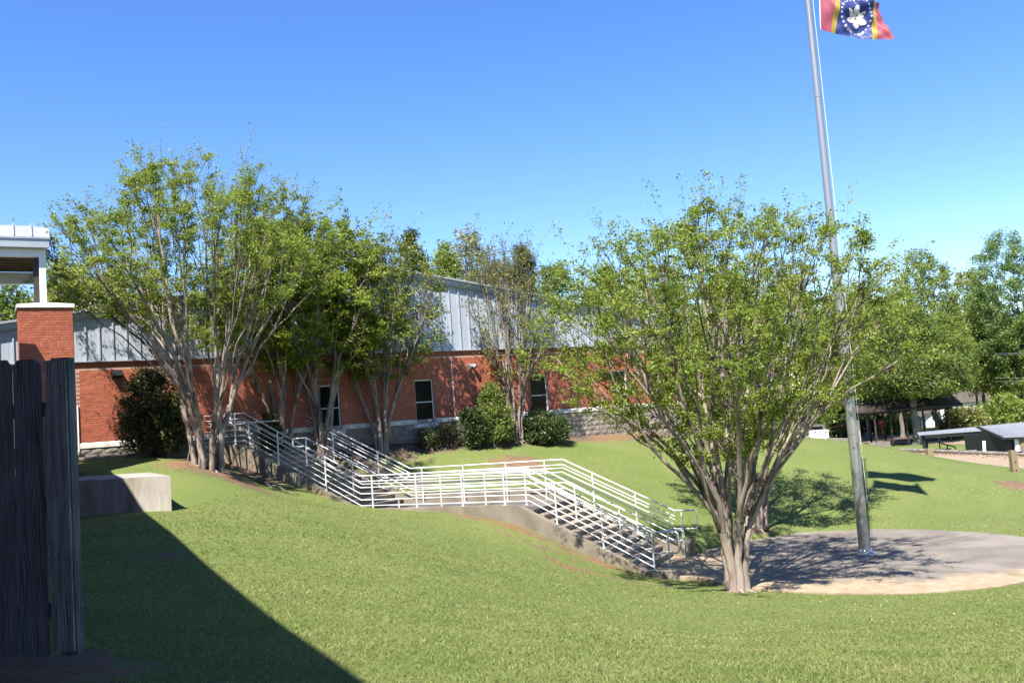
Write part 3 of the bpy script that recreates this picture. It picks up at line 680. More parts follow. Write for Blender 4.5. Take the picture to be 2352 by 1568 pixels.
# windows
for (t0, t1, z0, z1) in wins:
    wf = thing('window', '', '', W((t0+t1)/2, 0, z0)); del wf['label']; del wf['category']; wf.parent = school; wf.location -= school.location
    d = .05; mb = MB()
    for (a0, a1, b0, b1) in ((t0, t0+.04, z0, z1), (t1-.04, t1, z0, z1), (t0+.04, t1-.04, z1-.045, z1), (t0+.04, t1-.04, z0, z0+.04), (t0+.04, t1-.04, z0+(z1-z0)*.47-.018, z0+(z1-z0)*.47+.018)):
        mb.box(W(a0, -.07, b0), WD*(a1-a0), -WN*.05, (0, 0, b1-b0))
    mb.build('frame', M['whitepaint'], wf)
    zm = z0+(z1-z0)*.47
    for b0, b1 in ((z0+.04, zm-.018), (zm+.018, z1-.045)):
        mb = MB(); mb.box(W(t0+.041, -.095, b0), WD*(t1-t0-.082), -WN*.01, (0, 0, b1-b0)); mb.build('pane', M['glass'], wf)
    mb = MB(); mb.box(W(t0-.001, -.12, z0), WD*(t1-t0+.002), -WN*.1, (0, 0, z1-z0)); mb.build('recess', M['black'], wf)
# louvre vent in gable
vt = thing('louvre_vent', '', '', W(10.1, .08, 3.5)); del vt['label']; del vt['category']; vt.parent = school; vt.location -= school.location
mb = MB(); mb.box(W(9.8, .078, 3.5), WD*.62, WN*.02, (0, 0, .55)); mb.build('backing', M['black'], vt)
for k in range(6):
    mb = MB(); z = 3.51+k*.09; mb.prism([W(9.8, .10, z+.05), W(9.8, .10, z+.065), W(9.8, .16, z+.02), W(9.8, .16, z+.005)], WD*.62); mb.build('louvre', M['whitepaint'], vt)
# control joint and corner downspout
mb = MB(); mb.box(W(13.24, .0, Z_TAB), WD*.02, WN*.012, (0, 0, 2.3)); mb.build('control_joint', M['whitepaint'], school)
mb = MB(); mb.tube([W(.05, .04, -.1), W(.05, .04, 1.35)], .022, 8); tag(mb.build('drain_pipe', M['whitepaint'], None, True), 'thin white vertical pipe at the left corner of the brick wall', 'pipe')
mb = MB(); mb.box(W(13.98, .06, -.75), WD*.09, WN*.09, (0, 0, 1.15)); mb.prism([W(13.96, .05, .4), W(14.09, .05, .4), W(14.09, .17, .4), W(13.96, .17, .4)], (0, 0, .02)); tag(mb.build('utility_pedestal', M['silver'], None), 'narrow grey utility pedestal standing at the wall between small shrub and tall bush', 'utility box')

def wall_light(px, py, label, grp='dark wall lamps on the brick wall'):
    t, z = wall_tz(px, py, .15)
    th = thing('wall_lamp', label, 'wall lamp', W(t, 0, z), grp)
    mb = MB(); mb.prism([W(t-.15, .01, z+.11), W(t-.15, .20, z+.09), W(t-.15, .24, z-.06), W(t-.15, .20, z-.12), W(t-.15, .01, z-.12)], WD*.30); mb.build('housing', M['bronze'], th)
    mb = MB(); mb.box(W(t-.13, .05, z-.135), WD*.26, WN*.13, (0, 0, .015)); mb.build('lens', M['blind'], th)
    mb = MB(); mb.box(W(t-.165, .0, z-.14), WD*.33, WN*.02, (0, 0, .27)); mb.build('back_plate', M['bronze'], th)
wall_light(269, 858, 'dark wall lamp on the brick left of the big dark bush')
wall_light(1331, 815, 'dark wall lamp high on the brick between the two right windows')
t, z = wall_tz(1083, 838, .15)
th = thing('floodlight', 'silver twin floodlight on the brick wall above the green bush', 'floodlight', W(t, 0, z))
mb = MB(); mb.box(W(t-.07, 0, z-.07), WD*.14, WN*.05, (0, 0, .14)); mb.build('mount', M['silver'], th)
for sgn in (-1, 1):
    d = (WN*.8+WD*sgn*.55+Vector((0, 0, -.35))).normalized(); p = W(t+sgn*.05, .05, z)
    mb = MB(); mb.tube([p, p+d*.06, p+d*.10, p+d*.22], [.03, .05, .085, .10], 12); mb.build('lamp_head', M['silver'], th, True)

# ------------------------------------------------------------------ brick pillar and covered walkway at left
YP = 24.2
PL = atY(109, 830, YP); pw_ = 1.28
PXv = WD.copy(); PYv = -WN; pc = Vector((PL.x, YP, 0))+PYv*.6
ztop = atY(109, 706, YP).z
pil = thing('brick_pillar', 'square red brick pillar with pale stone cap carrying the walkway roof', 'pillar', (pc.x, pc.y, -.8))
mb = MB(); mb.box(Vector((pc.x, pc.y, -1.1))-PXv*(pw_/2-.008)-PYv*.6, PXv*(pw_-.016), PYv*1.2, (0, 0, ztop+1.1)); mb.build('mortar_core', M['mortar'], pil)
angP = math.atan2(PXv.y, PXv.x); nb = 0; st = MB()
nrow = int((ztop+.9)/CP)
for r in range(nrow):
    z = ztop-.004-BH/2-r*CP
    soldier = 13 <= r <= 15
    x = -pw_/2+BL/2+(0 if r % 2 else -(BL+.01)/2)
    while x < pw_/2+.1:
        a0, a1 = max(x-BL/2, -pw_/2), min(x+BL/2, pw_/2)
        if a1-a0 > .04 and not (soldier and abs((a0+a1)/2) < .43):
            c = Vector((pc.x, pc.y, z))+PXv*((a0+a1)/2)-PYv*(.6+.002+.003*rnd.random())
            if z > .2 and nb < 280: inst('brick', brick_me, pil, c, angP, ((a1-a0)/BL, 1, 1)); nb += 1
            else: st.cbox(c, PXv*(a1-a0), PYv*.007, (0, 0, BH))
        x += BL+.01
for q in range(13):
    c = Vector((pc.x, pc.y, ztop-.004-14*CP-BH/2))+PXv*(-.41+q*.068)-PYv*(.606); inst('brick', sold_me, pil, c, angP)
for r in range(nrow):      # left side face
    z = ztop-.004-BH/2-r*CP
    for q in range(6):
        st.cbox(Vector((pc.x, pc.y, z))-PXv*(pw_/2+.002)+PYv*(-.5+q*.2), PYv*BL, PXv*.016, (0, 0, BH))
        st.cbox(Vector((pc.x, pc.y, z))+PXv*(pw_/2+.002)+PYv*(-.5+q*.2), PYv*BL, PXv*.016, (0, 0, BH))
kind(st.build('brick_field', M['brick'], pil), 'stuff')
mb = MB(); c = Vector((pc.x, pc.y, ztop)); w2 = pw_/2+.05
q0 = [c-PXv*w2-PYv*.65, c+PXv*w2-PYv*.65, c+PXv*w2+PYv*.65, c-PXv*w2+PYv*.65]; q1 = [p+Vector((0, 0, .10)) for p in q0]; ap = c+Vector((0, 0, .22))
mb.v += [tuple(p) for p in q0+q1+[ap]]
mb.f += [(0, 3, 2, 1), (0, 1, 5, 4), (1, 2, 6, 5), (2, 3, 7, 6), (3, 0, 4, 7), (4, 5, 8), (5, 6, 8), (6, 7, 8), (7, 4, 8)]; mb.m += [0]*9
mb.build('cap', M['limestone'], pil)
# walkway roof, parallel to the school wall; b grows towards the wall
c0 = atY(105, 580, YP+.3); c0.z = 0
def Kp(a, b, z): return c0+WD*a-WN*b+Vector((0, 0, z))
def zat(y, Y=YP+.3): return atY(98, y, Y).z
z_bb, z_bt, z_e = zat(591), zat(570), zat(551)
wk = thing('covered_walkway', 'covered walkway with pale standing seam roof and white steel frame', 'walkway roof', Kp(-1, 1, z_bb))
mb = MB(); mb.box(Kp(-9, 0, z_bb), WD*9, -WN*.12, (0, 0, z_bt-z_bb)); mb.build('beam', M['whitepaint'], wk)
mb = MB(); mb.box(Kp(-9, 1.9, z_bb-.42), WD*8.9, -WN*.12, (0, 0, .32)); mb.build('beam', M['whitepaint'], wk)
mb = MB(); mb.box(Kp(-.17, .002, ztop+.14), WD*.16, -WN*.16, (0, 0, z_bb-ztop-.14)); mb.build('post', M['whitepaint'], wk)
mb = MB(); mb.box(Kp(-.3, .1, ztop+.14), WD*.12, -WN*.3, (0, 0, z_bb-ztop-.14)); mb.build('post', M['darkbrown'], wk)  # dark brown box painted in place of the white column's shaded side
mb = MB(); mb.prism([Kp(-.12, .13, z_bb), Kp(-.12, 1.9, z_bb-.42), Kp(-.12, 1.9, z_bb-.1), Kp(-.12, .13, z_bt)], WD*.1); mb.build('side_beam', M['whitepaint'], wk)
mb = MB(); mb.box(Kp(-9, -.22, z_bt-.03), WD*9.08, -WN*.12, (0, 0, z_e-z_bt)); mb.build('gutter', M['trim'], wk)
mb = MB(); mb.box(Kp(-9, -.25, z_e-.03), WD*9.1, -WN*.15, (0, 0, .05)); mb.build('gutter_lip', M['roofmetal'], wk)
mb = MB(); R0_ = []; R1_ = []
for k in range(40):
    b_ = .12+1.8*k/39; z = z_bb+.16-.26*k/39+(.05 if (k//3) % 2 else 0); R0_.append(Kp(-9, b_, z)); R1_.append(Kp(-.02, b_, z))
mb.sheet([R0_, R1_]); mb.build('ceiling_deck', M['soffit'], wk)
rise = zat(522)-z_e
def arc(k): u = k/10; return -.24+2.35*u, z_e+rise*1.5*math.sin(math.pi*min(u*1.15, 1))**.85
a_ = .1; k = 0
while a_ > -9:
    a1_ = a_-.43; mb = MB(); lo = [Kp(a1_, *arc(q)) for q in range(10)]; hi = [Kp(a_, *arc(q)) for q in range(10)]
    mb.sheet([hi, lo]); dn_ = Vector((0, 0, -.03)); mb.sheet([[p+dn_ for p in lo], [p+dn_ for p in hi]]); mb.build('roof_sheet', M['roofmetal'], wk, True)
    mb = MB()
    for q in range(9):
        p_, r_ = Kp(a1_, *arc(q)), Kp(a1_, *arc(q+1)); mb.prism([p_-WD*.012, p_+WD*.012, p_+WD*.012+Vector((0, 0, .07)), p_-WD*.012+Vector((0, 0, .07))], r_-p_)
    mb.build('seam', M['roofmetal'], wk)
    a_ = a1_
# ------------------------------------------------------------------ wing of the school that shades the left lawn (outside the frame)
e0 = Vector((-2.76, 1.72, 0)); ed = Vector((-.4465, .8948, 0)); en = Vector((-ed.y, ed.x, 0))    # en points left
if en.x > 0: en = -en
wing = thing('school_wing', 'brick wing beside the photographer whose eave shades the left lawn', 'building', (-12, 2, -1.5))
a0 = e0-ed*16; a1 = e0+ed*23.3
def strip(mb, off0, off1, z0, z1, s0=0, s1=39.3, mi=0):
    o = a0+en*off0+ed*s0; mb.box((o.x, o.y, z0), ed*(s1-s0), en*(off1-off0), (0, 0, z1-z0), mi)
mb = MB(); strip(mb, .9, 12, -2.2, 5.0, 0, 38.4); mb.build('wall', M['brick'], wing)
mb = MB(); strip(mb, 0, 12.3, 5.0, 5.2); mb.build('roof', M['roofmetal'], wing)

# ------------------------------------------------------------------ concrete block pad at left
p1 = atZ(391, 1092, -.75); p0 = atZ(171, 1104, -.75)
bx = (p1-p0); bx.z = 0; bx.normalize(); by = Vector((-.476, .88, 0)); q0 = p0-bx*1.5
mb = MB(); mb.prism([Vector((p.x, p.y, -1.8)) for p in (q0, p1, p1+by*3.9, q0+by*3.9)], (0, 0, 1.05))
tag(mb.build('concrete_block', M['pale_concrete'], None), 'low weathered concrete block at the end of the left pathway, half in shadow', 'concrete block')
# kerb and walk along left wall
mb = MB()
P = []
for s in np.linspace(-8, 4.6, 14):
    a_ = W(s-.6, 1.75, 0)
    P.append([a_+WN*k for k in (0, .35)])
for i in range(len(P)-1):
    z = -.455-.008*i
    mb.box(Vector((P[i][0].x, P[i][0].y, z-.5)), (P[i+1][0]-P[i][0])*.995, WN*.3, (0, 0, .5))
k_ = mb.build('kerb', M['concrete'], None); kind(k_, 'structure')
mb = MB(); q_ = [atZ(206, 1091.6, -.752), atZ(183, 1072, -.50), atZ(90, 1078, -.50), atZ(90, 1100, -.752)]
mb.prism(q_, (0, 0, -.5)); kind(mb.build('walkway_slab', M['tread'], None), 'structure')

# ------------------------------------------------------------------ grey board screen at the top of the stairs
tl, tr_ = (507, 976), (600, 980); bl, br = (500, 1023), (597, 1038)
Yl, Yr = 30.7, 31.0
scr = thing('board_screen', 'low screen of weathered grey vertical boards at the top of the stairs', 'fence', atY(550, 1035, 30.8))
nbd = 9
for k in range(nbd):
    u = k/nbd; v = (k+1)/nbd-.006; 
    def pt(u, top):
        Y = Yl+(Yr-Yl)*u; a_, c_ = (tl, tr_) if top else (bl, br)
        return atY(a_[0]+(c_[0]-a_[0])*u, a_[1]+(c_[1]-a_[1])*u, Y)
    A, B, C, Dd = pt(u, 0), pt(v, 0), pt(v, 1), pt(u, 1)
    A.z -= .5; B.z -= .5
    mb = MB(); mb.prism([A, B, C, Dd], (0, .025+.01*(k % 2), 0)); mb.build('board', M['greywood'], scr)
rr = thing('railing', 'short two bar pipe rail above the grey board screen', 'railing', atY(550, 970, 30.5))
for (x0, y0, x1, y1) in ((484, 975, 640, 966), (482, 999, 541, 996), ):
    mb = MB(); mb.tube([atY(x0, y0, 30.5), atY(x1, y1, 30.9)], .022, 8); mb.build('bar', M['rail'], rr, True)
mb = MB(); mb.tube([atY(575, 1030, 30.7), atY(570, 969, 30.7)], .022, 8); mb.build('post', M['rail'], rr, True)
mb = MB(); mb.tube([atY(565, 985, 30.3), atY(568, 994, 30.3), atY(575, 997, 30.3), atY(582, 996, 30.3)], .03, 8); tag(mb.build('pipe_elbow', M['whitepaint'], None, True), 'short white curved pipe on the grey board screen', 'pipe')
bxp = thing('meter_box', 'small pale box above the rail of the board screen', 'electrical box', atY(525, 970, 30.4))
mb = MB(); c = atY(525, 963, 30.4); mb.cbox(c, (.30, 0, 0), (0, .14, 0), (0, 0, .34)); mb.build('housing', M['trim'], bxp)
mb = MB(); mb.cbox(c+Vector((0, -.075, 0)), (.26, 0, 0), (0, .012, 0), (0, 0, .30)); mb.build('cover', M['whitepaint'], bxp)

# ------------------------------------------------------------------ flagpole and flags
FP = atZ(1987, 1271, -4.35)
pole = thing('flagpole', 'tall tapered aluminium flagpole standing on the round plaza', 'flagpole', FP)
H = 20.5
def prad(z): return .15-.09*(z/H)
joints = [0, 3.2, 6.4, 8.1, 12.6, H]
for a_, c_ in zip(joints[:-1], joints[1:]):
    mb = MB(); nn_ = 5; mb.tube([FP+Vector((0, 0, a_+.004+(c_-a_-.008)*k/nn_)) for k in range(nn_+1)], [prad(a_+(c_-a_)*k/nn_) for k in range(nn_+1)], 32); mb.build('pole_section', M['aluminium'], pole, True)
mb = MB()
prof = [(0, .30), (.02, .30), (.035, .285), (.06, .20), (.11, .175), (.13, .16), (.131, .15)]
for k in range(len(prof)): pass
mb.tube([FP+Vector((0, 0, h_)) for h_, _ in prof], [r for _, r in prof], 32); mb.build('base_collar', M['aluminium'], pole, True)
mb = MB(); c = FP+Vector((.16, -.02, 1.45)); mb.cbox(c, (.03, 0, 0), (0, .03, 0), (0, 0, .06)); mb.tube([c+Vector((.02, 0, -.11)), c+Vector((.05, 0, 0)), c+Vector((.02, 0, .11))], .012, 6); mb.build('cleat', M['aluminium'], pole)
mb = MB(); mb.tube([FP+Vector((prad(z_)+.05, -.03, z_)) for z_ in np.linspace(1.4, H-.1, 12)], .006, 5); mb.build('halyard', M['whitepaint'], pole, True)
mb = MB(); mb.tube([FP+Vector((0, 0, H+z_)) for z_ in (0, .04, .12, .2, .24)], [.02, .1, .13, .1, .02], 16); mb.build('finial', M['flag_gold'], pole, True)

# state flag: three fields, magnolia, stars, motto
YFL = FP.y-.02
cor = dict(hb=atY(1884, 67, YFL), ht=atY(1879, -62, YFL), fb=atY(2050, 95, YFL-.35), ft=atY(2018, 5, YFL+.3))
mid_t = atY(1975, -14, YFL-.1); mid_b = atY(1960, 86, YFL)
def flag_pt(u, v, cor=cor, off=0.0):
    def q(a_, m_, c_):     # quadratic through middle
        m2 = m_*2-(a_+c_)*.5; return a_*((1-u)**2)+m2*(2*u*(1-u))+c_*(u*u)
    p = q(cor['hb'], mid_b, cor['fb'])*(1-v)+q(cor['ht'], mid_t, cor['ft'])*v
    w = min(1, u*3)
    p = p+Vector((0, 1, 0))*(.085*w*math.sin(u*11+v*4.2)+.05*w*math.sin(u*5-v*7+1)+.022*w*math.sin(u*23+v*13)+.03*math.sin(v*15-u*12)*w+.018*w*math.sin(u*34+v*21))+Vector((0, 0, 1))*(.03*w*math.sin(u*9+v*2))
    if off:
        e_ = .004; du = flag_pt(min(u+e_, 1), v)-flag_pt(max(u-e_, 0), v); dv = flag_pt(u, min(v+e_, 1))-flag_pt(u, max(v-e_, 0))
        nn_ = du.cross(dv).normalized()
        if nn_.y > 0: nn_ = -nn_
        p = p+nn_*off
    return p
flag = thing('state_flag', 'red, gold and blue state flag with white magnolia flying low on the pole', 'flag', cor['hb'])
def cloth(name, u0, u1, m_, nu, parent, fn=flag_pt):
    mb = MB(); mb.sheet([[fn(u0+(u1-u0)*i/nu, j/44) for j in range(45)] for i in range(nu+1)]); o = mb.build(name, m_, parent, True); return o
cloth('red_panel', .012, .185, M['flag_red'], 14, flag); cloth('gold_stripe', .185, .245, M['flag_gold'], 6, flag); cloth('blue_panel', .245, .755, M['flag_blue'], 40, flag)
cloth('gold_stripe', .755, .815, M['flag_gold'], 6, flag); cloth('red_panel', .815, 1.0, M['flag_red'], 14, flag); cloth('header_band', 0, .012, M['flag_white'], 2, flag)
ASP = 1.66; FS = 1.22
def decal(name, polys, mt, off=.006):
    """polys: list of lists of (x,y) in flag heights, centre of flag at 0,0; laid onto the cloth, facing the viewer"""
    bm = bmesh.new()
    for poly in polys:
        vs = [bm.verts.new((x, y, 0)) for x, y in poly]
        try: bm.faces.new(vs)
        except ValueError: pass
    bmesh.ops.triangulate(bm, faces=bm.faces[:])
    for _ in range(2):
        long = [e_ for e_ in bm.edges if e_.calc_length() > .05]
        if long: bmesh.ops.subdivide_edges(bm, edges=long, cuts=1, use_grid_fill=False)
        bmesh.ops.triangulate(bm, faces=bm.faces[:])
    for v_ in bm.verts:
        u_ = .5+FS*v_.co.x/ASP; w_ = .5+FS*v_.co.y-.03; v_.co = flag_pt(min(max(u_, 0), 1), min(max(w_, 0), 1), off=off)-flag.location
    me = bpy.data.meshes.new(name); bm.to_mesh(me); bm.free(); me.materials.append(mt)
    o = bpy.data.objects.new(name, me); col.objects.link(o); o.parent = flag; return o
def petal(cx_, cy_, L, Wd, ang, n_=14):
    P = []
    for k in range(n_):
        t_ = 2*math.pi*k/n_; x_ = L/2*math.cos(t_)+L/2; y_ = Wd/2*math.sin(t_)*(1-.25*math.cos(t_)); P.append((cx_+x_*math.cos(ang)-y_*math.sin(ang), cy_+x_*math.sin(ang)+y_*math.cos(ang)))
    return P
for k, (an, L, Wd) in enumerate([(90, .25, .15), (145, .22, .11), (40, .24, .12), (-8, .25, .13), (-75, .17, .13), (200, .19, .11), (-150, .13, .1)]):
    decal('petal_outline', [petal(0, -.02, L*1.06, Wd*1.12, math.radians(an))], M['flag_line'], .004+.0012*k)
    decal('petal', [petal(0, -.02, L, Wd, math.radians(an))], M['flag_white'], .0046+.0012*k)
decal('flower_heart', [petal(-.035, 0, .07, .06, 0)], M['flag_gold'], .0145)
def star(cx_, cy_, r):
    return [(cx_+(r if k % 2 == 0 else r*.4)*math.sin(math.pi*k/5), cy_+(r if k % 2 == 0 else r*.4)*math.cos(math.pi*k/5)) for k in range(10)]
for k in range(21):
    an = math.radians(-52+k*284/20); decal('star', [star(.31*math.cos(an), .31*math.sin(an)+.02, .026 if k != 10 else .036)], M['flag_white'], .005)
tcu = bpy.data.curves.new('motto', 'FONT'); tcu.body = 'IN GOD WE TRUST'; tcu.size = .072; tcu.resolution_u = 2
tob = bpy.data.objects.new('motto', tcu); col.objects.link(tob)
dg = bpy.context.evaluated_depsgraph_get(); tme = bpy.data.meshes.new_from_object(tob.evaluated_get(dg)); bpy.data.objects.remove(tob)
xs = [v_.co.x for v_ in tme.vertices]; x0_, x1_ = min(xs), max(xs)
for v_ in tme.vertices:
    f_ = (v_.co.x-x0_)/(x1_-x0_); an = math.radians(-132+f_*84); r = .345-v_.co.y
    x_, y_ = r*math.cos(an), r*math.sin(an)+.02
    v_.co = flag_pt(min(max(.5+FS*x_/ASP, 0), 1), min(max(.47+FS*y_, 0), 1), off=.005)-flag.location
tme.materials.clear(); tme.materials.append(M['flag_white']); mo = bpy.data.objects.new('motto', tme); col.objects.link(mo); mo.parent = flag
# the larger flag above it (above the frame; it casts the upper shadow on the mound)
uf = thing('upper_flag', 'striped flag flying above the state flag, seen only by its shadow', 'flag', FP+Vector((.1, 0, 16.5)))
def up_pt(u, v):
    x = .12+2.55*u; z = 16.5+1.5*v-.55*u-.35*u*u*v; w = min(1, u*3)
    return FP+Vector((x, -.02+.16*w*math.sin(u*8+v*3), z))
for k in range(13):
    mb = MB(); mb.sheet([[up_pt(i/18, (k+j/2)/13) for j in range(3)] for i in range(19)]); mb.build('stripe', M['flag_red'] if k % 2 == 0 else M['flag_white'], uf, True)
mb = MB(); mb.sheet([[up_pt(.4*i/8, 6/13+7/13*j/6)+Vector((0, -.01, 0)) for j in range(7)] for i in range(9)]); mb.build('canton', M['flag_blue'], uf, True)

# ------------------------------------------------------------------ dark wooden fence at the left edge
fen = thing('wooden_fence', 'weathered dark wooden privacy fence at the left edge', 'fence', atY(95, 1505, 5.8))
def boardshape(x0, x1, ytop, ybot, Y, dog=True, th=.019):
    A = atY(x0[1], ybot, Y); B = atY(x1[1], ybot, Y); C = atY(x1[0], ytop, Y); Dd = atY(x0[0], ytop, Y)
    zt = (C.z+Dd.z)/2; C.z = Dd.z = zt; B.z = A.z = (A.z+B.z)/2; c_ = .03
    if dog: poly = [A, B, Vector((C.x, Y, zt-.045)), Vector((C.x-c_, Y, zt)), Vector((Dd.x+c_, Y, zt)), Vector((Dd.x, Y, zt-.045))]
    else: poly = [A, B, C, Dd]
    mb = MB(); mb.prism(poly, (0, th, 0)); return mb
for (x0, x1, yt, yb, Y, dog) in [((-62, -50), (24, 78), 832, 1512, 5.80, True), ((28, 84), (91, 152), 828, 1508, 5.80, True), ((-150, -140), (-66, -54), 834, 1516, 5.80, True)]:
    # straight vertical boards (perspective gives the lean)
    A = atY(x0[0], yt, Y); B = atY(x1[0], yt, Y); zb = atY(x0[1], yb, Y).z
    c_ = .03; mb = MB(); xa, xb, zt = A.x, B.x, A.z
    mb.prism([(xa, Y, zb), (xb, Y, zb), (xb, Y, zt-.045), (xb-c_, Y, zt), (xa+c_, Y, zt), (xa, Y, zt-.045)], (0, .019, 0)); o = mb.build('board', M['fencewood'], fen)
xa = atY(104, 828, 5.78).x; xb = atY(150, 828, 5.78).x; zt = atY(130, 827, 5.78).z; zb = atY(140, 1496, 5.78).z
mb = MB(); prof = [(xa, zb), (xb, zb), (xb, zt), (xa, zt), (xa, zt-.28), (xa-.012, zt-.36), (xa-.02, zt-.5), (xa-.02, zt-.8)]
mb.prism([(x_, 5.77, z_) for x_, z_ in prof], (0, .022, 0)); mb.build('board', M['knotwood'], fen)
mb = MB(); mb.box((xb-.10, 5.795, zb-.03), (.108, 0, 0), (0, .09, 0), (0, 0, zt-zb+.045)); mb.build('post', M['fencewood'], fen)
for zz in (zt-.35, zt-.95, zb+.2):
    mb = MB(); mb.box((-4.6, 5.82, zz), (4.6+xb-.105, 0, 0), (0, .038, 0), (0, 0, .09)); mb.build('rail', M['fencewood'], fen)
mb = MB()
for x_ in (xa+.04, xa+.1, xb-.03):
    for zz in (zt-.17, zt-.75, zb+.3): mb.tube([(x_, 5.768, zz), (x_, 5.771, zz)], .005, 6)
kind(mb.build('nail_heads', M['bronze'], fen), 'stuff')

# ------------------------------------------------------------------ trees
def kmeans(Pn, k, it=5):
    k = min(k, len(Pn)); c = Pn[rng.choice(len(Pn), k, replace=False)].copy()
    for _ in range(it):
        d = ((Pn[:, None]-c[None])**2).sum(-1); a = d.argmin(1)
        for j in range(k):
            if (a == j).any(): c[j] = Pn[a == j].mean(0)
    return a, k
def noise3(P, s, ph=0):
    return (np.sin(P[:, 0]*s+ph)*np.sin(P[:, 1]*s*1.13+1.7*ph)+np.sin(P[:, 2]*s*.9+P[:, 0]*s*.6+2*ph)*np.cos(P[:, 1]*s*.7-P[:, 2]*s*.5+ph))*.5
def crown_targets(prof, n_, dr, lump=.5, ls=2.2, shell=.25, gap=-.25):
    """prof: list (h, left, right) -> points around an axis"""
    h = np.array([p[0] for p in prof]); L = np.array([p[1] for p in prof]); R = np.array([p[2] for p in prof]); out = []
    ph = rng.random()*6
    while sum(map(len, out)) < n_:
        m = n_*2; z = h[0]+rng.random(m)*(h[-1]-h[0]); l_ = np.interp(z, h, L); r_ = np.interp(z, h, R)
        wmax = (L+R).max(); keep = rng.random(m) < (l_+r_)/wmax; z, l_, r_ = z[keep], l_[keep], r_[keep]
        a_ = rng.random(len(z))*2*np.pi; rr_ = rng.random(len(z))**.42
        x = np.cos(a_)*rr_; y = np.sin(a_)*rr_
        sc = 1+.13*np.sin(a_*5+z*1.7+ph)+.08*np.sin(a_*9-z*3+ph)
        X = np.where(x < 0, x*l_, x*r_)*sc; Yv = y*(l_+r_)/2*dr*sc
        P = np.stack([X, Yv, z], -1); ns = noise3(P, ls, ph); P = P[ns > gap]
        out.append(P)
    return np.concatenate(out)[:n_]
def make_tree(name, label, cat, base, prof, n_tw, nstem, leaves, lsize, lm, bark, bs=.16, dr=.85, trunk_h=.0, k2=3, kr=.0105, spread=.3, seed=0, group=None, first=.26, gap=-.25, twr=.004, lspread=.10, zsp=.75, shoots=0, tri=False, stiff=.25, tipup=.0, lm2=None, flower=0, droop=0., rmul=1.0, leaf_low=.35):
    global rng
    rng = np.random.default_rng(seed+100); base = Vector(base)
    T = crown_targets(prof, n_tw, dr, gap=gap)
    Hh = prof[-1][0]; trunk = MB(); tw = MB(); ends = []
    def rad(n_): return rmul*kr*math.sqrt(n_)
    def path(a_, b_, d0, wob, n_):
        L = np.linalg.norm(b_-a_); c1 = a_+d0*L*.5; P = []
        for k in range(n_+1):
            t_ = k/n_; p = a_*(1-t_)**2+c1*2*t_*(1-t_)+b_*t_*t_
            if 0 < k < n_: p = p+(rng.random(3)-.5)*wob*L
            P.append(p)
        return P
    def grow(a_, d0, idx, r0, depth):
        n_ = len(idx); Tg = T[idx]; c = Tg.mean(0)
        if n_ <= 3 or depth > 9:
            for i in idx:
                P = path(a_, T[i], d0*(1-stiff)+np.array([0, 0, stiff]), .10, 3); rr = min(r0, twr*2.0)
                tw.tube(P, [rr, rr*.8, rr*.6, twr*.4], 3, False); ends.append((P[1], P[2], P[3]))
            return
        f_ = .5 if n_ > 30 else .55
        nd = a_+(c-a_)*f_; nd[2] = a_[2]+(c[2]-a_[2])*f_
        r1 = rad(n_)*.93
        P = path(a_, nd, d0, .05, 4 if n_ > 20 else 3); R_ = np.linspace(r0, r1, len(P)); sides = 8 if r1 > .03 else (5 if r1 > .012 else 3)
        (trunk if r1 > .011 else tw).tube(P, list(R_), sides, False)
        dd = P[-1]-P[-2]; dd = dd/max(np.linalg.norm(dd), 1e-6)
        kk = k2 if n_ > 8 else 2
        a2, k_ = kmeans(Tg+0, kk)
        for j in range(k_):
            sub = idx[a2 == j]
            if len(sub):
                dirn = T[sub].mean(0)-P[-1]; dirn = dirn/max(np.linalg.norm(dirn), 1e-6); dn = dd*.6+dirn*.5; dn = dn/np.linalg.norm(dn)
                grow(P[-1], dn, sub, min(r1*.92, rad(len(sub))*1.15), depth+1)
    # stems
    flat = T*np.array([1, 1, .35]); a2, k_ = kmeans(flat, nstem, 8); roots = []
    st_pt = np.array([0, 0, trunk_h])
    if trunk_h > 0:
        R0 = rad(n_tw)*1.05; npt = 7
        P = [np.array([.06*math.sin(k), .05*math.cos(k*1.3), -.15+(trunk_h+.15)*k/(npt-1)]) for k in range(npt)]; P[-1] = st_pt
        trunk.tube(P, [R0*(1.5 if k == 0 else 1.15-.25*k/(npt-1)) for k in range(npt)], 10, False)
    for j in range(k_):
        idx = np.where(a2 == j)[0]
        if not len(idx): continue
        c = T[idx].mean(0); ang = math.atan2(c[1], c[0]); n_ = len(idx); r1 = rad(n_)
        if trunk_h == 0:
            s0 = np.array([math.cos(ang)*bs*(.5+rng.random()), math.sin(ang)*bs*(.5+rng.random()), -.1])
            hz = Hh*first*(.75+.5*rng.random()); s1 = np.array([c[0]*spread*.7+s0[0], c[1]*spread*.7+s0[1], hz])
            d_ = np.array([0, 0, 1.]); P = path(s0, s1, d_, .035, 6)
            trunk.tube(P, [r1*1.45, r1*1.15]+[r1*1.02]*4+[r1*1.22], 9, False)
            dd = P[-1]-P[-2]; dd /= np.linalg.norm(dd)
            # knuckle fork: several long arms from one knob
            b2, kb = kmeans(T[idx]*np.array([1, 1, .5]), 4, 6)
            for q in range(kb):
                sub = idx[b2 == q]
                if len(sub):
                    dirn = T[sub].mean(0)-P[-1]; dirn /= np.linalg.norm(dirn); grow(P[-1], dirn*.75+dd*.4, sub, min(r1*.9, rad(len(sub))*1.25), 1)
        else:
            d_ = c-st_pt; d_ = d_/np.linalg.norm(d_); grow(st_pt, d_*.6+np.array([0, 0, .5]), idx, r1*1.1, 1)
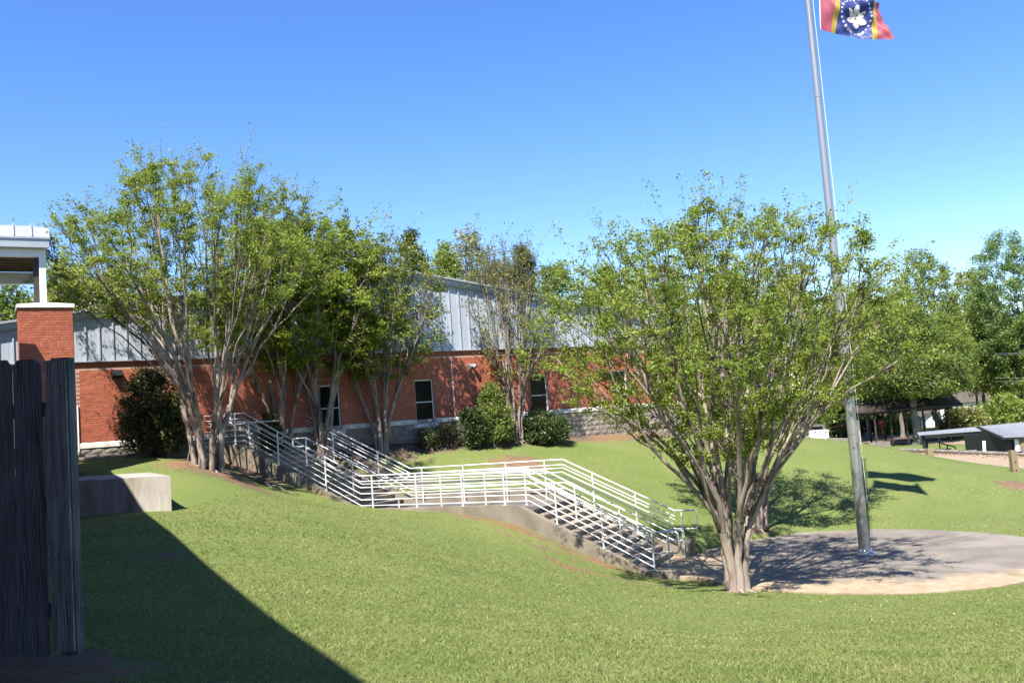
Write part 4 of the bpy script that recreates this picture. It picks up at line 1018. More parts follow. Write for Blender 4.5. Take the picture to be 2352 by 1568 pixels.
    if shoots:      # long thin shoots that break the outline
        cen = np.array([0, 0, Hh*.35]); far = np.argsort(-np.array([np.linalg.norm((e[2]-cen)*np.array([1, 1, 1.1])) for e in ends]))[:int(len(ends)*.35)]
        for i in rng.choice(far, min(shoots, len(far)), replace=False):
            a_ = ends[i][2]; d_ = a_-cen; d_ = d_/np.linalg.norm(d_)+rng.normal(0, .3, 3)+np.array([0, 0, .25]); L = .25+.6*rng.random()
            b_ = a_+d_*L*.5+rng.normal(0, .03, 3); c_ = a_+d_*L; tw.tube([a_, b_, c_], [twr*.9, twr*.7, twr*.4], 3, False); ends.append((a_, b_, c_))
    th = thing(name, label, cat, base, group)
    for q in (trunk, tw): q.v = [(v[0]+base.x, v[1]+base.y, v[2]+base.z) for v in q.v]
    if trunk_h == 0:       # root flare
        for k in range(7):
            an = k*.9+seed; d_ = Vector((math.cos(an), math.sin(an), 0)); gz = tz(base.x+d_.x*.5, base.y+d_.y*.5)
            trunk.tube([base+d_*.02+Vector((0, 0, .22)), base+d_*.16+Vector((0, 0, .07)), Vector((base.x+d_.x*.5, base.y+d_.y*.5, gz-.03))], [.06, .05, .015], 6, False)
    trunk.build('trunk', bark, th, True)
    if tw.v: tw.build('twigs', M['twig'] if bark is M['bark'] else bark, th, True)
    E = np.array(ends)
    ei = np.repeat(np.arange(len(E)), np.maximum(3, (leaves*(.35+1.3*rng.random(len(E)))).astype(int))); m = len(ei)
    t_ = leaf_low+(1.04-leaf_low)*rng.random(m); p = np.where((t_ < .5)[:, None], E[ei, 0]+(E[ei, 1]-E[ei, 0])*(t_*2)[:, None], E[ei, 1]+(E[ei, 2]-E[ei, 1])*(t_*2-1)[:, None])
    p = p+rng.normal(0, 1, (m, 3))*lspread*np.array([1, 1, zsp]); p[:, 2] -= droop*rng.random(m)
    s_ = lsize*(.6+.8*rng.random(m)); nrm = rng.normal(0, 1, (m, 3))+np.array([0, 0, .8]); nrm /= np.linalg.norm(nrm, axis=1)[:, None]
    a1 = np.cross(nrm, rng.normal(0, 1, (m, 3))); a1 /= np.linalg.norm(a1, axis=1)[:, None]; a2_ = np.cross(nrm, a1)
    if tri:
        VV = np.stack([p-a1*s_[:, None]*.6, p+a2_*s_[:, None]*.5, p+a1*s_[:, None]*.6], 1).reshape(-1, 3); FF = np.arange(m*3).reshape(-1, 3)
    else:
        VV = np.stack([p-a1*s_[:, None]*.5, p+a2_*s_[:, None]*.29, p+a1*s_[:, None]*.5, p-a2_*s_[:, None]*.29], 1).reshape(-1, 3); FF = np.arange(m*4).reshape(-1, 4)
    mats_ = [lm] if lm2 is None else [lm, lm2]
    mi = None if lm2 is None else (rng.random(m) < .3).astype(np.int32)
    o = bpy.data.objects.new('crown', rawmesh('crown', VV, FF, mats_, mi, per=3 if tri else 4)); col.objects.link(o); o.parent = th
    return th
GM = 'crepe myrtle trees by the brick wall'
b1 = tb['t1']; b1.z = tz(b1.x, b1.y)-.02
make_tree('crepe_myrtle', 'large multi stemmed crepe myrtle with full green crown beside the plaza', 'tree', b1,
          [(2.9, .9, .3), (3.5, 2.2, 1.0), (4.2, 3.0, 2.7), (5, 4.0, 4.4), (6, 4.5, 4.8), (7, 4.3, 4.8), (7.8, 3.6, 4.2), (8.4, 2.4, 2.9), (8.8, .6, 2.2), (9.1, .2, 1.5)], 2500, 8, 46, .060, M['leaf'], M['bark'], seed=3, kr=.0047, group='crepe myrtles in front of the brick wall', lspread=.07, gap=-.08, twr=.0035, spread=.10, first=.20, dr=.9, zsp=.45, stiff=.1, shoots=90)
b1b = tb['t1b']; b1b.z = tz(b1b.x, b1b.y)-.02
make_tree('crepe_myrtle', 'crepe myrtle with slim trunk on the grass just behind the plaza tree', 'tree', b1b,
          [(2.4, .6, .8), (3.3, 2.4, 2.6), (5, 3.0, 4.2), (6.4, 2.7, 4.3), (7.6, 1.5, 3.2), (8.4, .5, 1.5)], 1300, 5, 36, .078, M['leaf'], M['bark'], seed=5, kr=.0045, group='crepe myrtles in front of the brick wall', lspread=.12, zsp=.5, shoots=30)
b2 = tb['t2']; b2.z = tz(b2.x, b2.y)-.02
make_tree('crepe_myrtle', 'biggest crepe myrtle at the head of the stairs left of the grey board screen', 'tree', b2,
          [(3.4, 1.0, .8), (4.2, 1.6, 2.0), (4.8, 3.8, 2.6), (5.6, 4.3, 3.8), (6.6, 4.8, 4.1), (7.5, 4.0, 3.6), (8.3, 2.8, 2.8), (9.0, 1.3, 1.9), (9.6, .6, .3)], 2500, 9, 48, .060, M['leaf'], M['bark'], seed=11, kr=.0042, bs=.30, group='crepe myrtles in front of the brick wall', lspread=.07, gap=.0, twr=.0035, spread=.2, first=.2, dr=.9, zsp=.45, stiff=.1, shoots=90)
for (px, py, Y, prof, n_, ns, lv, lm, lab, sd, ls) in [
    (652, 1045, 31.6, [(3.0, 1.2, 1.2), (4.2, 2.6, 2.4), (5.6, 3.0, 2.6), (7, 2.6, 2.2), (7.9, 1.2, 1.0)], 900, 6, 34, 'leaf', 'crepe myrtle behind the top of the stairs near the small dark shrub', 21, .10),
    (745, 1020, 32.2, [(2.9, 1.2, 1.4), (4.2, 2.6, 2.9), (5.6, 3.0, 3.1), (7.2, 2.4, 2.8), (8.2, 1.4, 1.6), (8.6, .4, .6)], 1250, 6, 40, 'leaf', 'crepe myrtle standing right in front of the leftmost window', 22, .10),
    (880, 1020, 33.2, [(2.6, 1.0, 1.2), (3.8, 2.0, 2.4), (5.2, 2.2, 2.6), (6.8, 1.9, 2.3), (8.0, 1.0, 1.6)], 1150, 7, 22, 'leaf', 'thinly leaved crepe myrtle left of the middle window', 23, .085),
    (1190, 1004, 36.0, [(2.4, .9, 1.3), (3.6, 1.5, 2.0), (5.2, 1.9, 2.1), (6.8, 1.9, 1.9), (7.8, 1.3, 1.3), (8.3, .6, .6)], 1150, 8, 9, 'leaf_olive', 'nearly bare brownish crepe myrtle between the two dark bushes', 24, .075)]:
    p = atY(px, py, Y); p.z = tz(p.x, p.y)-.02
    make_tree('crepe_myrtle', lab, 'tree', p, prof, n_, ns, lv, ls, M[lm], M['bark'], seed=sd, kr=.0048, group='crepe myrtles in front of the brick wall', lspread=.09, zsp=.5, shoots=60, first=.26, spread=.34,
              lm2=M['leaf_olive'] if lm == 'leaf' and sd == 23 else (M['leaf'] if sd == 24 else None))

# bushes: many stems, dense leaf masses
def bush(name, label, base, prof, n_, lv, ls, lm, seed, dr=.8, lm2=None, group=None, lspread=.11, gap=-.28):
    return make_tree(name, label, 'bush', base, prof, n_, 7, lv, ls, lm, M['bark_dark'], dr=dr, seed=seed, kr=.0045, first=.12, spread=.35, lspread=lspread, lm2=lm2, gap=gap, group=group, leaf_low=.1)
def wp(px, py, o):
    t, z = wall_tz(px, py, o); p = W(t, o, 0); return Vector((p.x, p.y, tz(p.x, p.y)-.02))
bush('evergreen_bush', 'tall dark evergreen bush with red tips against the brick at left', wp(352, 1052, 1.15), [(.1, .85, .9), (.8, 1.15, 1.05), (1.6, 1.05, 1.1), (2.3, .75, .85), (2.9, .35, .4)], 620, 38, .085, M['leaf_dark'], 31, dr=.75, lm2=M['leaf_red'])
bush('evergreen_bush', 'small dark pointed shrub behind the middle rail of the stairs', wp(618, 1036, .55), [(.1, .5, .5), (.7, .55, .55), (1.2, .4, .4), (1.6, .12, .15)], 230, 30, .075, M['leaf_dark'], 32, lm2=M['leaf_red'])
bush('low_shrub', 'low reddish shrub under the middle window', wp(985, 1004, .75), [(.2, .25, .3), (.55, .5, .5), (.8, .4, .4)], 90, 22, .06, M['leaf_dark'], 33, lm2=M['leaf_red'])
bush('low_shrub', 'low reddish shrub right of the middle window beside the grey pedestal', wp(1030, 1003, .7), [(.2, .25, .25), (.6, .42, .42), (.95, .3, .3)], 90, 22, .06, M['leaf_dark'], 34, lm2=M['leaf_red'])
bush('evergreen_bush', 'dark rounded bush with glossy leaves left of the tall green one', wp(1085, 1000, .95), [(.1, .55, .5), (.6, .7, .6), (1.1, .6, .5), (1.45, .3, .3)], 300, 32, .08, M['leaf_dark'], 35)
bush('evergreen_bush', 'bright green glossy bush under the silver floodlight', wp(1135, 998, 1.0), [(.2, .6, .6), (.9, .75, .7), (1.6, .6, .55), (2.2, .35, .3), (2.5, .15, .12)], 420, 34, .08, M['leaf_mid'], 36, lm2=M['leaf_dark'])
bush('evergreen_bush', 'wide dark bush covering the lower half of the third window', wp(1250, 1000, 1.0), [(.1, .8, .95), (.6, .9, 1.05), (1.1, .6, .7), (1.5, .3, .35)], 380, 34, .085, M['leaf_dark'], 37, lm2=M['leaf_dark'])
# bundle of bare sticks by the bush
mb = MB(); bp_ = wp(1118, 1006, 1.1)
for k in range(26):
    a_ = rnd.uniform(-.35, .35); mb.tube([bp_+Vector((a_, rnd.uniform(-.1, .2), 0)), bp_+Vector((a_*1.1+rnd.uniform(-.1, .1), rnd.uniform(-.1, .2), .35)), bp_+Vector((a_*1.2+rnd.uniform(-.15, .15), rnd.uniform(-.1, .3), .7+.3*rnd.random()))], [.014, .012, .006], 4)
kind(tag(mb.build('bare_stems', M['bark_pale'], None, True), 'bundle of pale bare stems leaning at the foot of the wall', 'dead stems'), 'stuff')

# ------------------------------------------------------------------ background trees
def bgtree(px, ptop, Y, hw, lm, lab, seed, n_=420, lv=22, ls=.25, name='broadleaf_tree', bark='bark_pale', low=.3, dr=.8, gap=-.2, zb=None, kr=.012, lm2=None, shape=1.0, lsp=.4, ht=None):
    top = atY(px, ptop, Y); zb_ = tz(top.x, Y) if zb is None else zb
    Hh = top.z-zb_; base = Vector((top.x+.0, Y, zb_)); w_ = hw*Y/F_PX
    prof = [(Hh*low, w_*.45, w_*.45), (Hh*(low+.18), w_*.9, w_*.9), (Hh*.68, w_, w_), (Hh*.86, w_*.75*shape, w_*.75*shape), (Hh*.97, w_*.35*shape, w_*.35*shape), (Hh, w_*.12, w_*.12)]
    return make_tree(name, lab, 'tree', base, prof, n_, 5, int(lv*1.8), ls*(.25/.34 if ls > .3 else 1), M[lm], M[bark], dr=dr, trunk_h=Hh*max(.12, low*.8), seed=seed, kr=kr*.8, lspread=lsp*.8, gap=gap, twr=.016, tri=True, group='trees beyond the school grounds', lm2=M[lm2] if lm2 else None)
bgtree(150, 592, 62, 75, 'leaf_yellow', 'yellow green tree behind the school roof beside the walkway post', 41, n_=500, lv=26, low=.2)
bgtree(245, 612, 64, 80, 'leaf_yellow', 'lighter yellow green tree behind the left slope of the school roof', 42, n_=500, lv=26, low=.2)
bgtree(20, 640, 56, 85, 'leaf_mid', 'dark tree seen under the walkway roof', 43, n_=420, bark='bark_dark', low=.2, lm2='leaf_pine')
bgtree(-90, 620, 60, 90, 'leaf_mid', 'green tree at the left edge behind the walkway', 44, n_=380, low=.2)
bgtree(330, 660, 70, 70, 'leaf_mid', 'mid green tree behind the roof under the biggest crepe myrtle', 45, n_=350, low=.2)
bgtree(1072, 506, 92, 48, 'leaf_pale', 'tall pale feathery tree rising behind the roof ridge', 46, n_=420, lv=13, ls=.34, low=.35, gap=-.1)
bgtree(1020, 560, 80, 40, 'leaf_mid', 'fresh green tree left of the pale feathery tree', 47, n_=350, low=.3)
bgtree(945, 530, 90, 45, 'leaf_pine', 'dark pine top just right of the thin leaved crepe myrtle', 48, n_=300, lv=30, name='pine_tree', bark='bark_dark', low=.5)
bgtree(1195, 556, 95, 42, 'leaf_pine', 'dark pine top behind the nearly bare crepe myrtle', 49, n_=300, lv=30, name='pine_tree', bark='bark_dark', low=.5)
bgtree(1140, 585, 80, 50, 'leaf_olive', 'brownish budding tree behind the roof right of the ridge', 50, n_=350, lv=12, low=.3)
bgtree(1270, 600, 76, 60, 'leaf_blue', 'cool green tree behind the right roof slope', 51, n_=420, low=.25)
bgtree(1390, 610, 72, 75, 'leaf_mid', 'broad green tree behind the right end of the roof', 52, n_=480, lv=26, low=.2)
bgtree(1520, 610, 78, 85, 'leaf_mid', 'green tree behind the crown of the plaza crepe myrtle', 53, n_=480, lv=26, low=.12)
bgtree(1660, 600, 84, 90, 'leaf_blue', 'tall green tree between the plaza crepe myrtle and the flagpole', 54, n_=480, lv=26, low=.1, lm2='leaf_mid')
bgtree(1800, 640, 80, 90, 'leaf_mid', 'green tree behind the flagpole at left', 55, n_=480, lv=26, low=.1)
bgtree(1925, 680, 112, 95, 'leaf_mid', 'dense green tree directly behind the flagpole', 56, n_=600, lv=26, low=.14, lm2='leaf_pine')
bgtree(2110, 572, 120, 92, 'leaf_mid', 'open branching tree with bare top twigs right of the flagpole', 57, n_=900, lv=17, ls=.36, low=.3, gap=-.12, bark='bark_pale', kr=.016)
bgtree(2300, 526, 118, 100, 'leaf_blue', 'tallest leafy tree at the right edge', 58, n_=900, lv=20, ls=.36, low=.2, bark='bark_dark', gap=-.1)
bgtree(2040, 690, 116, 95, 'leaf_yellow', 'bright green tree at the right of the flagpole', 59, n_=600, lv=24, low=.32)
bgtree(2175, 735, 150, 80, 'leaf_mid', 'mid green tree behind the dark pine', 60, n_=600, lv=24, low=.25, ls=.36)
bgtree(2255, 700, 122, 95, 'leaf_yellow', 'yellow green tree above the black shed', 61, n_=650, lv=24, low=.28)
bgtree(2385, 690, 116, 90, 'leaf_mid', 'green tree half cut by the right edge', 62, n_=520, lv=24, low=.12)
bgtree(2150, 720, 108, 80, 'leaf_mid', 'leafy green tree just left of the tallest one', 64, n_=560, lv=24, low=.36)
bgtree(2225, 612, 126, 70, 'leaf_yellow', 'yellow green tree closing the gap left of the tallest tree', 66, n_=560, lv=22, low=.25, ls=.36)
bgtree(1960, 655, 120, 80, 'leaf_mid', 'rounded green tree just right of the flagpole above the pavilion', 67, n_=520, lv=22, low=.3, ls=.36)
bgtree(2000, 640, 132, 90, 'leaf_blue', 'blue green tree filling the gap behind the plaza crepe myrtle', 65, n_=560, lv=26, low=.3, ls=.36)
pt_ = atY(2106, 1003, 100)
make_tree('pine_tree', 'dark pine with thick straight trunk in front of the open pavilion', 'tree', Vector((pt_.x, 100, tz(pt_.x, 100))), [(5.0, 4.0, 4.2), (6, 6.5, 6.0), (8.5, 7, 6.0), (12, 4.5, 4.0), (15, 2, 2)], 800, 8, 46, .26, M['leaf_mid'], M['bark_pale'], trunk_h=4.8, seed=63, kr=.013, lspread=.45, twr=.02, tri=True, group='trees beyond the school grounds', lm2=M['leaf_pine'])
def bgbush(px, pt2, Y, hw, lm, lab, seed, n_=260, lv=34, lm2=None):
    top = atY(px, pt2, Y); zb_ = tz(top.x, Y); Hh = top.z-zb_; w_ = hw*Y/F_PX
    make_tree('hedge_bush', lab, 'bush', Vector((top.x, Y, zb_)), [(.1, w_*.9, w_*.9), (Hh*.4, w_, w_), (Hh*.75, w_*.8, w_*.8), (Hh, w_*.3, w_*.3)], n_, 6, lv, .30, M[lm], M['bark_dark'], seed=seed, kr=.01, lspread=.35, twr=.015, tri=True, gap=-.5, first=.1, spread=.4, dr=.6, lm2=M[lm2] if lm2 else None, leaf_low=.1, group='bushes along the far field')
bgbush(2210, 930, 106, 55, 'leaf_olive', 'sprawling olive bush left of the shed roof', 71, lm2='leaf_mid')
bgbush(2300, 905, 108, 60, 'leaf_mid', 'tall green bush right behind the shed roof', 72)
bgbush(2390, 900, 108, 60, 'leaf_mid', 'green bush at the right edge behind the shed', 73)
bgbush(2060, 945, 128, 45, 'leaf_mid', 'green bush seen through the pavilion posts', 74, lm2='leaf_yellow')
bgbush(1985, 930, 130, 50, 'leaf_pine', 'dark bush behind the flagpole foot of the mound', 75)
bgbush(1890, 940, 110, 70, 'leaf_pine', 'dark hedge left of the flagpole beyond the mound', 76)
bgbush(1780, 930, 112, 80, 'leaf_pine', 'dark hedge behind the crest of the mound', 77)
bgbush(1640, 925, 112, 80, 'leaf_mid', 'green hedge seen between the stems of the plaza tree', 78)
# distant wood closing the horizon
def wood():
    P = []; m = 60000; X = rng.uniform(-130, 190, m); Yb = 175+rng.random(m)*25; k = 12+5*np.sin(X*.07)+3*np.sin(X*.19+1)+1.5*np.sin(X*.5)
    Z = -7+rng.random(m)**.7*k; p = np.stack([X, Yb, Z], -1); s_ = .9*(.6+.8*rng.random(m)); nrm = rng.normal(0, 1, (m, 3)); nrm /= np.linalg.norm(nrm, axis=1)[:, None]
    a1 = np.cross(nrm, rng.normal(0, 1, (m, 3))); a1 /= np.linalg.norm(a1, axis=1)[:, None]; a2_ = np.cross(nrm, a1)
    VV = np.stack([p-a1*s_[:, None]*.5, p+a2_*s_[:, None]*.35, p+a1*s_[:, None]*.5, p-a2_*s_[:, None]*.35], 1).reshape(-1, 3)
    o = bpy.data.objects.new('distant_wood', rawmesh('distant_wood', VV, np.arange(m*4).reshape(-1, 4), M['leaf_mid'])); col.objects.link(o); kind(o, 'stuff'); tag(o, 'distant belt of woodland closing the horizon', 'woods')
wood()

# ------------------------------------------------------------------ far right: gravel lot, log border, posts, shed, pavilion, house
def drape(name, pix, z_off, m_, nx=40, ny=14, kind_='structure'):
    """pix: four world corners (near-left, near-right, far-right, far-left)"""
    mb = MB(); G = []
    for i in range(nx+1):
        row = []
        for j in range(ny+1):
            u, v = i/nx, j/ny; p = (Vector(pix[0])*(1-u)+Vector(pix[1])*u)*(1-v)+(Vector(pix[3])*(1-u)+Vector(pix[2])*u)*v
            row.append(Vector((p.x, p.y, tz(p.x, p.y)+z_off)))
        G.append(row)
    mb.sheet(G); return kind(mb.build(name, m_, None), kind_)
M['gravel'] = mat('tan_gravel', [(0.3, (0.36, 0.25, 0.15)), (0.6, (0.52, 0.39, 0.26)), (0.8, (0.59, 0.49, 0.36))], 7, 0.95, 0.8, 14, coords='World', detail=8)
M['sandpath'] = mat('sandy_path', [(0.3, (0.36, 0.24, 0.15)), (0.7, (0.52, 0.38, 0.26))], 3, 0.95, coords='World')
def bp(u, off=0, z=0): return BO.lerp(B1, u)+Vector((BNx, BNy, 0))*off+Vector((0, 0, z))
drape('gravel_lot', [tuple(bp(0, -14)), tuple(bp(1.25, -14)), tuple(bp(1.25, -.05)), tuple(bp(0, -.05))], .02, M['gravel'])
drape('sand_path', [tuple(atZ(1900, 1019.5, -6.2)), tuple(atZ(2420, 1021, -6.2)), tuple(atZ(2420, 1012, -6.2)), tuple(atZ(1900, 1011.5, -6.2))], .03, M['sandpath'])
drape('shade_floor', [tuple(atZ(1900, 1010.5, -6.2)), tuple(atZ(2175, 1011, -6.2)), tuple(atZ(2165, 1000, -6.2)), tuple(atZ(1900, 1000, -6.2))], .05, M['shade_brown'])  # dark sheet: shade on the ground below the pavilion, put into the colour
mb = MB()
for k in range(500):
    q = bp(rnd.uniform(0, 1.1), -.2-abs(rnd.gauss(0, .5))); z_ = tz(q.x, q.y)+.03; r = rnd.uniform(.02, .045)
    mb.cbox((q.x, q.y, z_+r*.3), Vector((1, rnd.uniform(-.6, .6), rnd.uniform(-.5, .5))).normalized()*r*2, Vector((rnd.uniform(-.6, .6), 1, rnd.uniform(-.5, .5))).normalized()*r*1.6, (0, 0, r*1.3))
kind(tag(mb.build('gravel_stones', M['gravelpiece'], None), 'loose tan stones heaped along the log border', 'stones'), 'stuff')
LG = 'logs edging the gravel lot'
def logx(u0, u1, r, lab):
    A, B = bp(u0), bp(u1); zz = max(tz(A.x, A.y), tz(B.x, B.y)); A.z = tz(A.x, A.y)+r*.9; B.z = tz(B.x, B.y)+r*.9
    mb = MB(); mb.tube([A, A.lerp(B, .5)+Vector((0, .03, .01)), B], [r, r*1.05, r*.9], 10); tag(mb.build('border_log', M['bark_pale'], None, True), lab, 'log', LG)
logx(.0, .29, .13, 'round log edging the gravel, leftmost, ending at the low stump post')
logx(.30, .60, .14, 'round log edging the gravel in front of the lean to posts')
logx(.61, .90, .12, 'pale log edging the gravel below the black shed')
logx(.905, 1.2, .12, 'pale log edging the gravel at the right edge of the picture')
def gpost(px, ytop, Y, w_, lab, hole=False, hgt=None):
    t_ = atY(px, ytop, Y); zb_ = tz(t_.x, Y)-.1; c = Vector((t_.x, Y, 0)); th = thing('wooden_post', lab, 'post', (t_.x, Y, zb_+.1), 'square wooden posts at the gravel lot')
    mb = MB(); mb.prism([(c.x-w_/2, Y-w_/2, zb_), (c.x+w_/2, Y-w_/2, zb_), (c.x+w_/2, Y+w_/2, zb_), (c.x-w_/2, Y+w_/2, zb_)], (0, 0, t_.z-zb_-.02))
    mb.prism([(c.x-w_*.46, Y-w_*.46, t_.z-.02), (c.x+w_*.46, Y-w_*.46, t_.z-.02), (c.x+w_*.46, Y+w_*.46, t_.z-.02), (c.x-w_*.46, Y+w_*.46, t_.z-.02)], (0, 0, .02)); mb.build('shaft', M['postwood'], th)
    if hole:
        for zz in (.56, .1):
            mb = MB(); zc = zb_+.1+(t_.z-zb_)*zz*.75; mb.tube([(c.x+.01, Y-w_/2-.003, zc), (c.x+.01, Y-w_/2+.01, zc)], .033, 10); mb.build('drilled_hole', M['black'], th)
gpost(2325, 1034, 37.2, .235, 'tall wooden post with a round hole at the right edge of the grass', True)
gpost(2134, 1029, 45, .25, 'wooden post standing in the gravel left of the black shed')
gpost(1990, 1027, 54, .34, 'short weathered stump post where the logs begin')

SY = 72; 
shed = thing('black_shed', 'low black shed with pale corrugated metal roof at the right edge', 'shed', atY(2300, 1060, SY))
def Q(x, y, Y=SY): return atY(x, y, Y)
r0_ = Q(2249, 979, 76); r1_ = Q(2420, 962.5, 78); e0_ = Q(2304, 1003, 71); e1_ = Q(2440, 999, 72.5)
nr = 34
for k in range(nr):
    u0_, u1_ = k/nr, (k+1)/nr; A, B = e0_.lerp(e1_, u0_), e0_.lerp(e1_, u1_); C, Dd = r0_.lerp(r1_, u1_), r0_.lerp(r1_, u0_); mdl = A.lerp(B, .2); mdu = Dd.lerp(C, .2); up_ = Vector((0, 0, .05))
    mb = MB(); mb.prism([A, B, C, Dd], (0, 0, -.05)); mb.prism([A, mdl, mdu, Dd], up_); mb.build('roof_sheet', M['roofmetal'], shed)
zb_ = tz(e0_.x, 71)-.1; wl_ = Q(2306, 1010, 71.6); bl_ = Q(2222, 1010, 78); 
# front wall and left gable wall
wc = Vector((wl_.x, 71.6, 0)); we = Vector((e1_.x, 72.9, 0)); wb = Vector((bl_.x, 78.5, 0))
mb = MB()
mb.prism([Vector((wc.x, wc.y, zb_)), Vector((we.x, we.y, zb_)), Vector((we.x, we.y, e1_.z-.06)), Vector((wc.x, wc.y, e0_.z-.06))], (0, .15, 0))
rz = r0_.z-.08; rx = (wc.x*.42+wb.x*.58); ry = wc.y*.42+wb.y*.58
mb.prism([Vector((wc.x, wc.y+.16, zb_)), Vector((wb.x, wb.y, zb_)), Vector((wb.x, wb.y, e0_.z-.25)), Vector((rx, ry, rz)), Vector((wc.x, wc.y+.16, e0_.z-.08))], (.15, .03, 0)); mb.build('wall', M['black'], shed)
# siding boards in relief on front and gable
for k in range(11):
    z_ = zb_+.1+k*.21
    if z_ > e0_.z-.15: break
    mb = MB(); mb.box(Vector((wc.x, wc.y-.015, z_)), (we.x-wc.x, we.y-wc.y, 0), (0, .014, 0), (0, 0, .19)); mb.build('wall_board', M['black'], shed)
# back roof slope (left side falls away)
bk = Q(2218, 1002, 80); mb = MB(); mb.prism([r0_, r1_, r1_+Vector((-1.0, 4.5, -1.3)), Vector((bk.x, 80, bk.z))], (0, 0, -.06)); mb.build('roof_back', M['darkbrown'], shed)
mb = MB(); mb.prism([e0_+Vector((0, -.02, -.06)), e1_+Vector((0, -.02, -.06)), e1_+Vector((0, -.02, -.22)), e0_+Vector((0, -.02, -.22))], (0, .1, 0)); mb.build('fascia', M['black'], shed)
mb = MB(); mb.prism([e0_+Vector((-.03, 0, -.05)), r0_+Vector((-.03, 0, -.05)), r0_+Vector((-.03, 0, -.3)), e0_+Vector((-.03, 0, -.25))], (.1, 0, 0)); mb.build('bargeboard', M['black'], shed)
# boarded window
w0, w1 = Q(2331, 1008, 71.7), Q(2352, 1034, 71.7)
mb = MB(); mb.box((Q(2329, 1015, 71.7).x, 71.62, Q(2340, 1036, 71.7).z), (.32, 0, 0), (0, .05, 0), (0, 0, 1.0)); mb.build('window_trim', M['whitepaint'], shed)
mb = MB(); mb.box((Q(2339, 1015, 71.7).x, 71.65, Q(2345, 1026, 71.7).z), (2.2, 0, 0), (0, .04, 0), (0, 0, .62)); mb.build('window_board', M['postwood'], shed)
mb = MB(); mb.box((Q(2339, 1015, 71.7).x, 71.64, Q(2345, 1036, 71.7).z), (2.2, 0, 0), (0, .04, 0), (0, 0, .33)); mb.build('window_board', M['bark_pale'], shed)
mb = MB(); mb.box((Q(2333, 1040, 71.7).x, 71.3, Q(2345, 1041, 71.7).z), (2.4, 0, 0), (0, .35, 0), (0, 0, .07)); mb.build('sill', M['whitepaint'], shed)
for x_ in (2258, 2262):
    mb = MB(); mb.tube([Q(x_, 1012, 72.5), Q(x_+1.5, 1046, 72.5)], .06, 8); tag(mb.build('vent_pipe', M['whitepaint'], None, True), ('left' if x_ == 2258 else 'right')+' one of two thin white pipes standing against the black shed', 'pipe', 'white pipes on the black shed')
mb = MB(); mb.cbox(Q(2238, 991, 73), (.35, 0, 0), (0, .3, 0), (0, 0, .22)); mb.tube([Q(2238, 994, 73.1), Q(2238, 991, 73.3)], .04, 6); tag(mb.build('security_light', M['bronze'], None), 'small square lamp under the shed gable', 'lamp')
# lean-to
lt = thing('lean_to', 'open lean to with thin sloping metal roof left of the black shed', 'lean-to', Q(2125, 1045, 70))
A, B, C, Dd = Q(2110, 998, 69), Q(2254, 988, 70), Q(2239, 980, 74), Q(2106, 992.5, 73)
nr = 16
for k in range(nr):
    u0_, u1_ = k/nr, (k+1)/nr-.004; mb = MB(); mb.prism([A.lerp(B, u0_), A.lerp(B, u1_), Dd.lerp(C, u1_), Dd.lerp(C, u0_)], (0, 0, -.06)); mb.build('roof_sheet', M['roofmetal'], lt)
mb = MB(); mb.prism([A+Vector((.5, .1, -.07)), B+Vector((0, .1, -.07)), B+Vector((0, .1, -.32)), A+Vector((.5, .1, -.32))], (0, .1, 0)); mb.build('beam', M['black'], lt)
for x_ in (2124, 2130):
    p = Q(x_-3, 1000, 69.4 if x_ == 2124 else 72.6); zb2 = tz(p.x, p.y)-.05; mb = MB(); mb.box((p.x-.08, p.y, zb2), (.16, 0, 0), (0, .16, 0), (0, 0, p.z-zb2-.05)); mb.build('post', M['black'], lt)
rm = thing('ramp', 'pale ramp with black handrail under the lean to', 'ramp', Q(2180, 1045, 70.5))
p = Q(2150, 1036, 70.5); q_ = Q(2241, 1028, 70.5); zb2 = tz(p.x, 70.5)
mb = MB(); mb.prism([(p.x, 70.4, zb2-.1), (q_.x, 70.4, zb2-.1), (q_.x, 70.4, Q(2241, 1033, 70.4).z), (p.x, 70.4, Q(2150, 1038, 70.4).z)], (0, .15, 0)); mb.build('side_panel', M['silver'], rm)
mb = MB(); mb.prism([(p.x, 72.4, zb2-.1), (q_.x-1, 72.4, zb2-.1), (q_.x-1, 72.4, Q(2225, 1026, 72.4).z), (p.x, 72.4, Q(2140, 1030, 72.4).z)], (0, .15, 0)); mb.build('back_panel', M['darkbrown'], rm)
hr = [Q(2157, 1016, 70.2), Q(2175, 1021, 70.2), Q(2194, 1026, 70.2)]
mb = MB(); mb.tube(hr, .05, 6); mb.build('handrail', M['black'], rm)
for h_ in hr:
    mb = MB(); mb.tube([h_, Vector((h_.x+.1, h_.y, zb2))], .045, 6); mb.build('rail_post', M['black'], rm)
# pavilion / batting cage
pv = thing('pavilion', 'dark open sided pavilion with thin posts and netting in tree shade', 'pavilion', atY(2050, 1010, 102))
zg = tz(atY(2050, 1000, 102).x, 102)
a_ = atY(1985, 932, 100); c_ = atY(2192, 927, 100)
xl_, xr_, zt_ = atY(1970, 938, 100).x, atY(2187, 933, 100).x, atY(2150, 936, 100).z
mb = MB(); xm = (xl_+xr_)/2
mb.prism([(xl_-1, 99.5, zt_), (xr_+1, 99.5, zt_), ((xr_+1), 103.5, zt_+1.9), ((xl_-1), 103.5, zt_+1.9)], (0, 0, .15)); mb.prism([(xl_-1, 103.5, zt_+1.9), (xr_+1, 103.5, zt_+1.9), (xr_+1, 107.5, zt_), (xl_-1, 107.5, zt_)], (0, 0, .15)); mb.build('roof', M['darkbrown'], pv)
mb = MB(); mb.box((xl_, 100, zt_-.25), (xr_-xl_, 0, 0), (0, .2, 0), (0, 0, .24)); mb.build('beam', M['darkbrown'], pv)
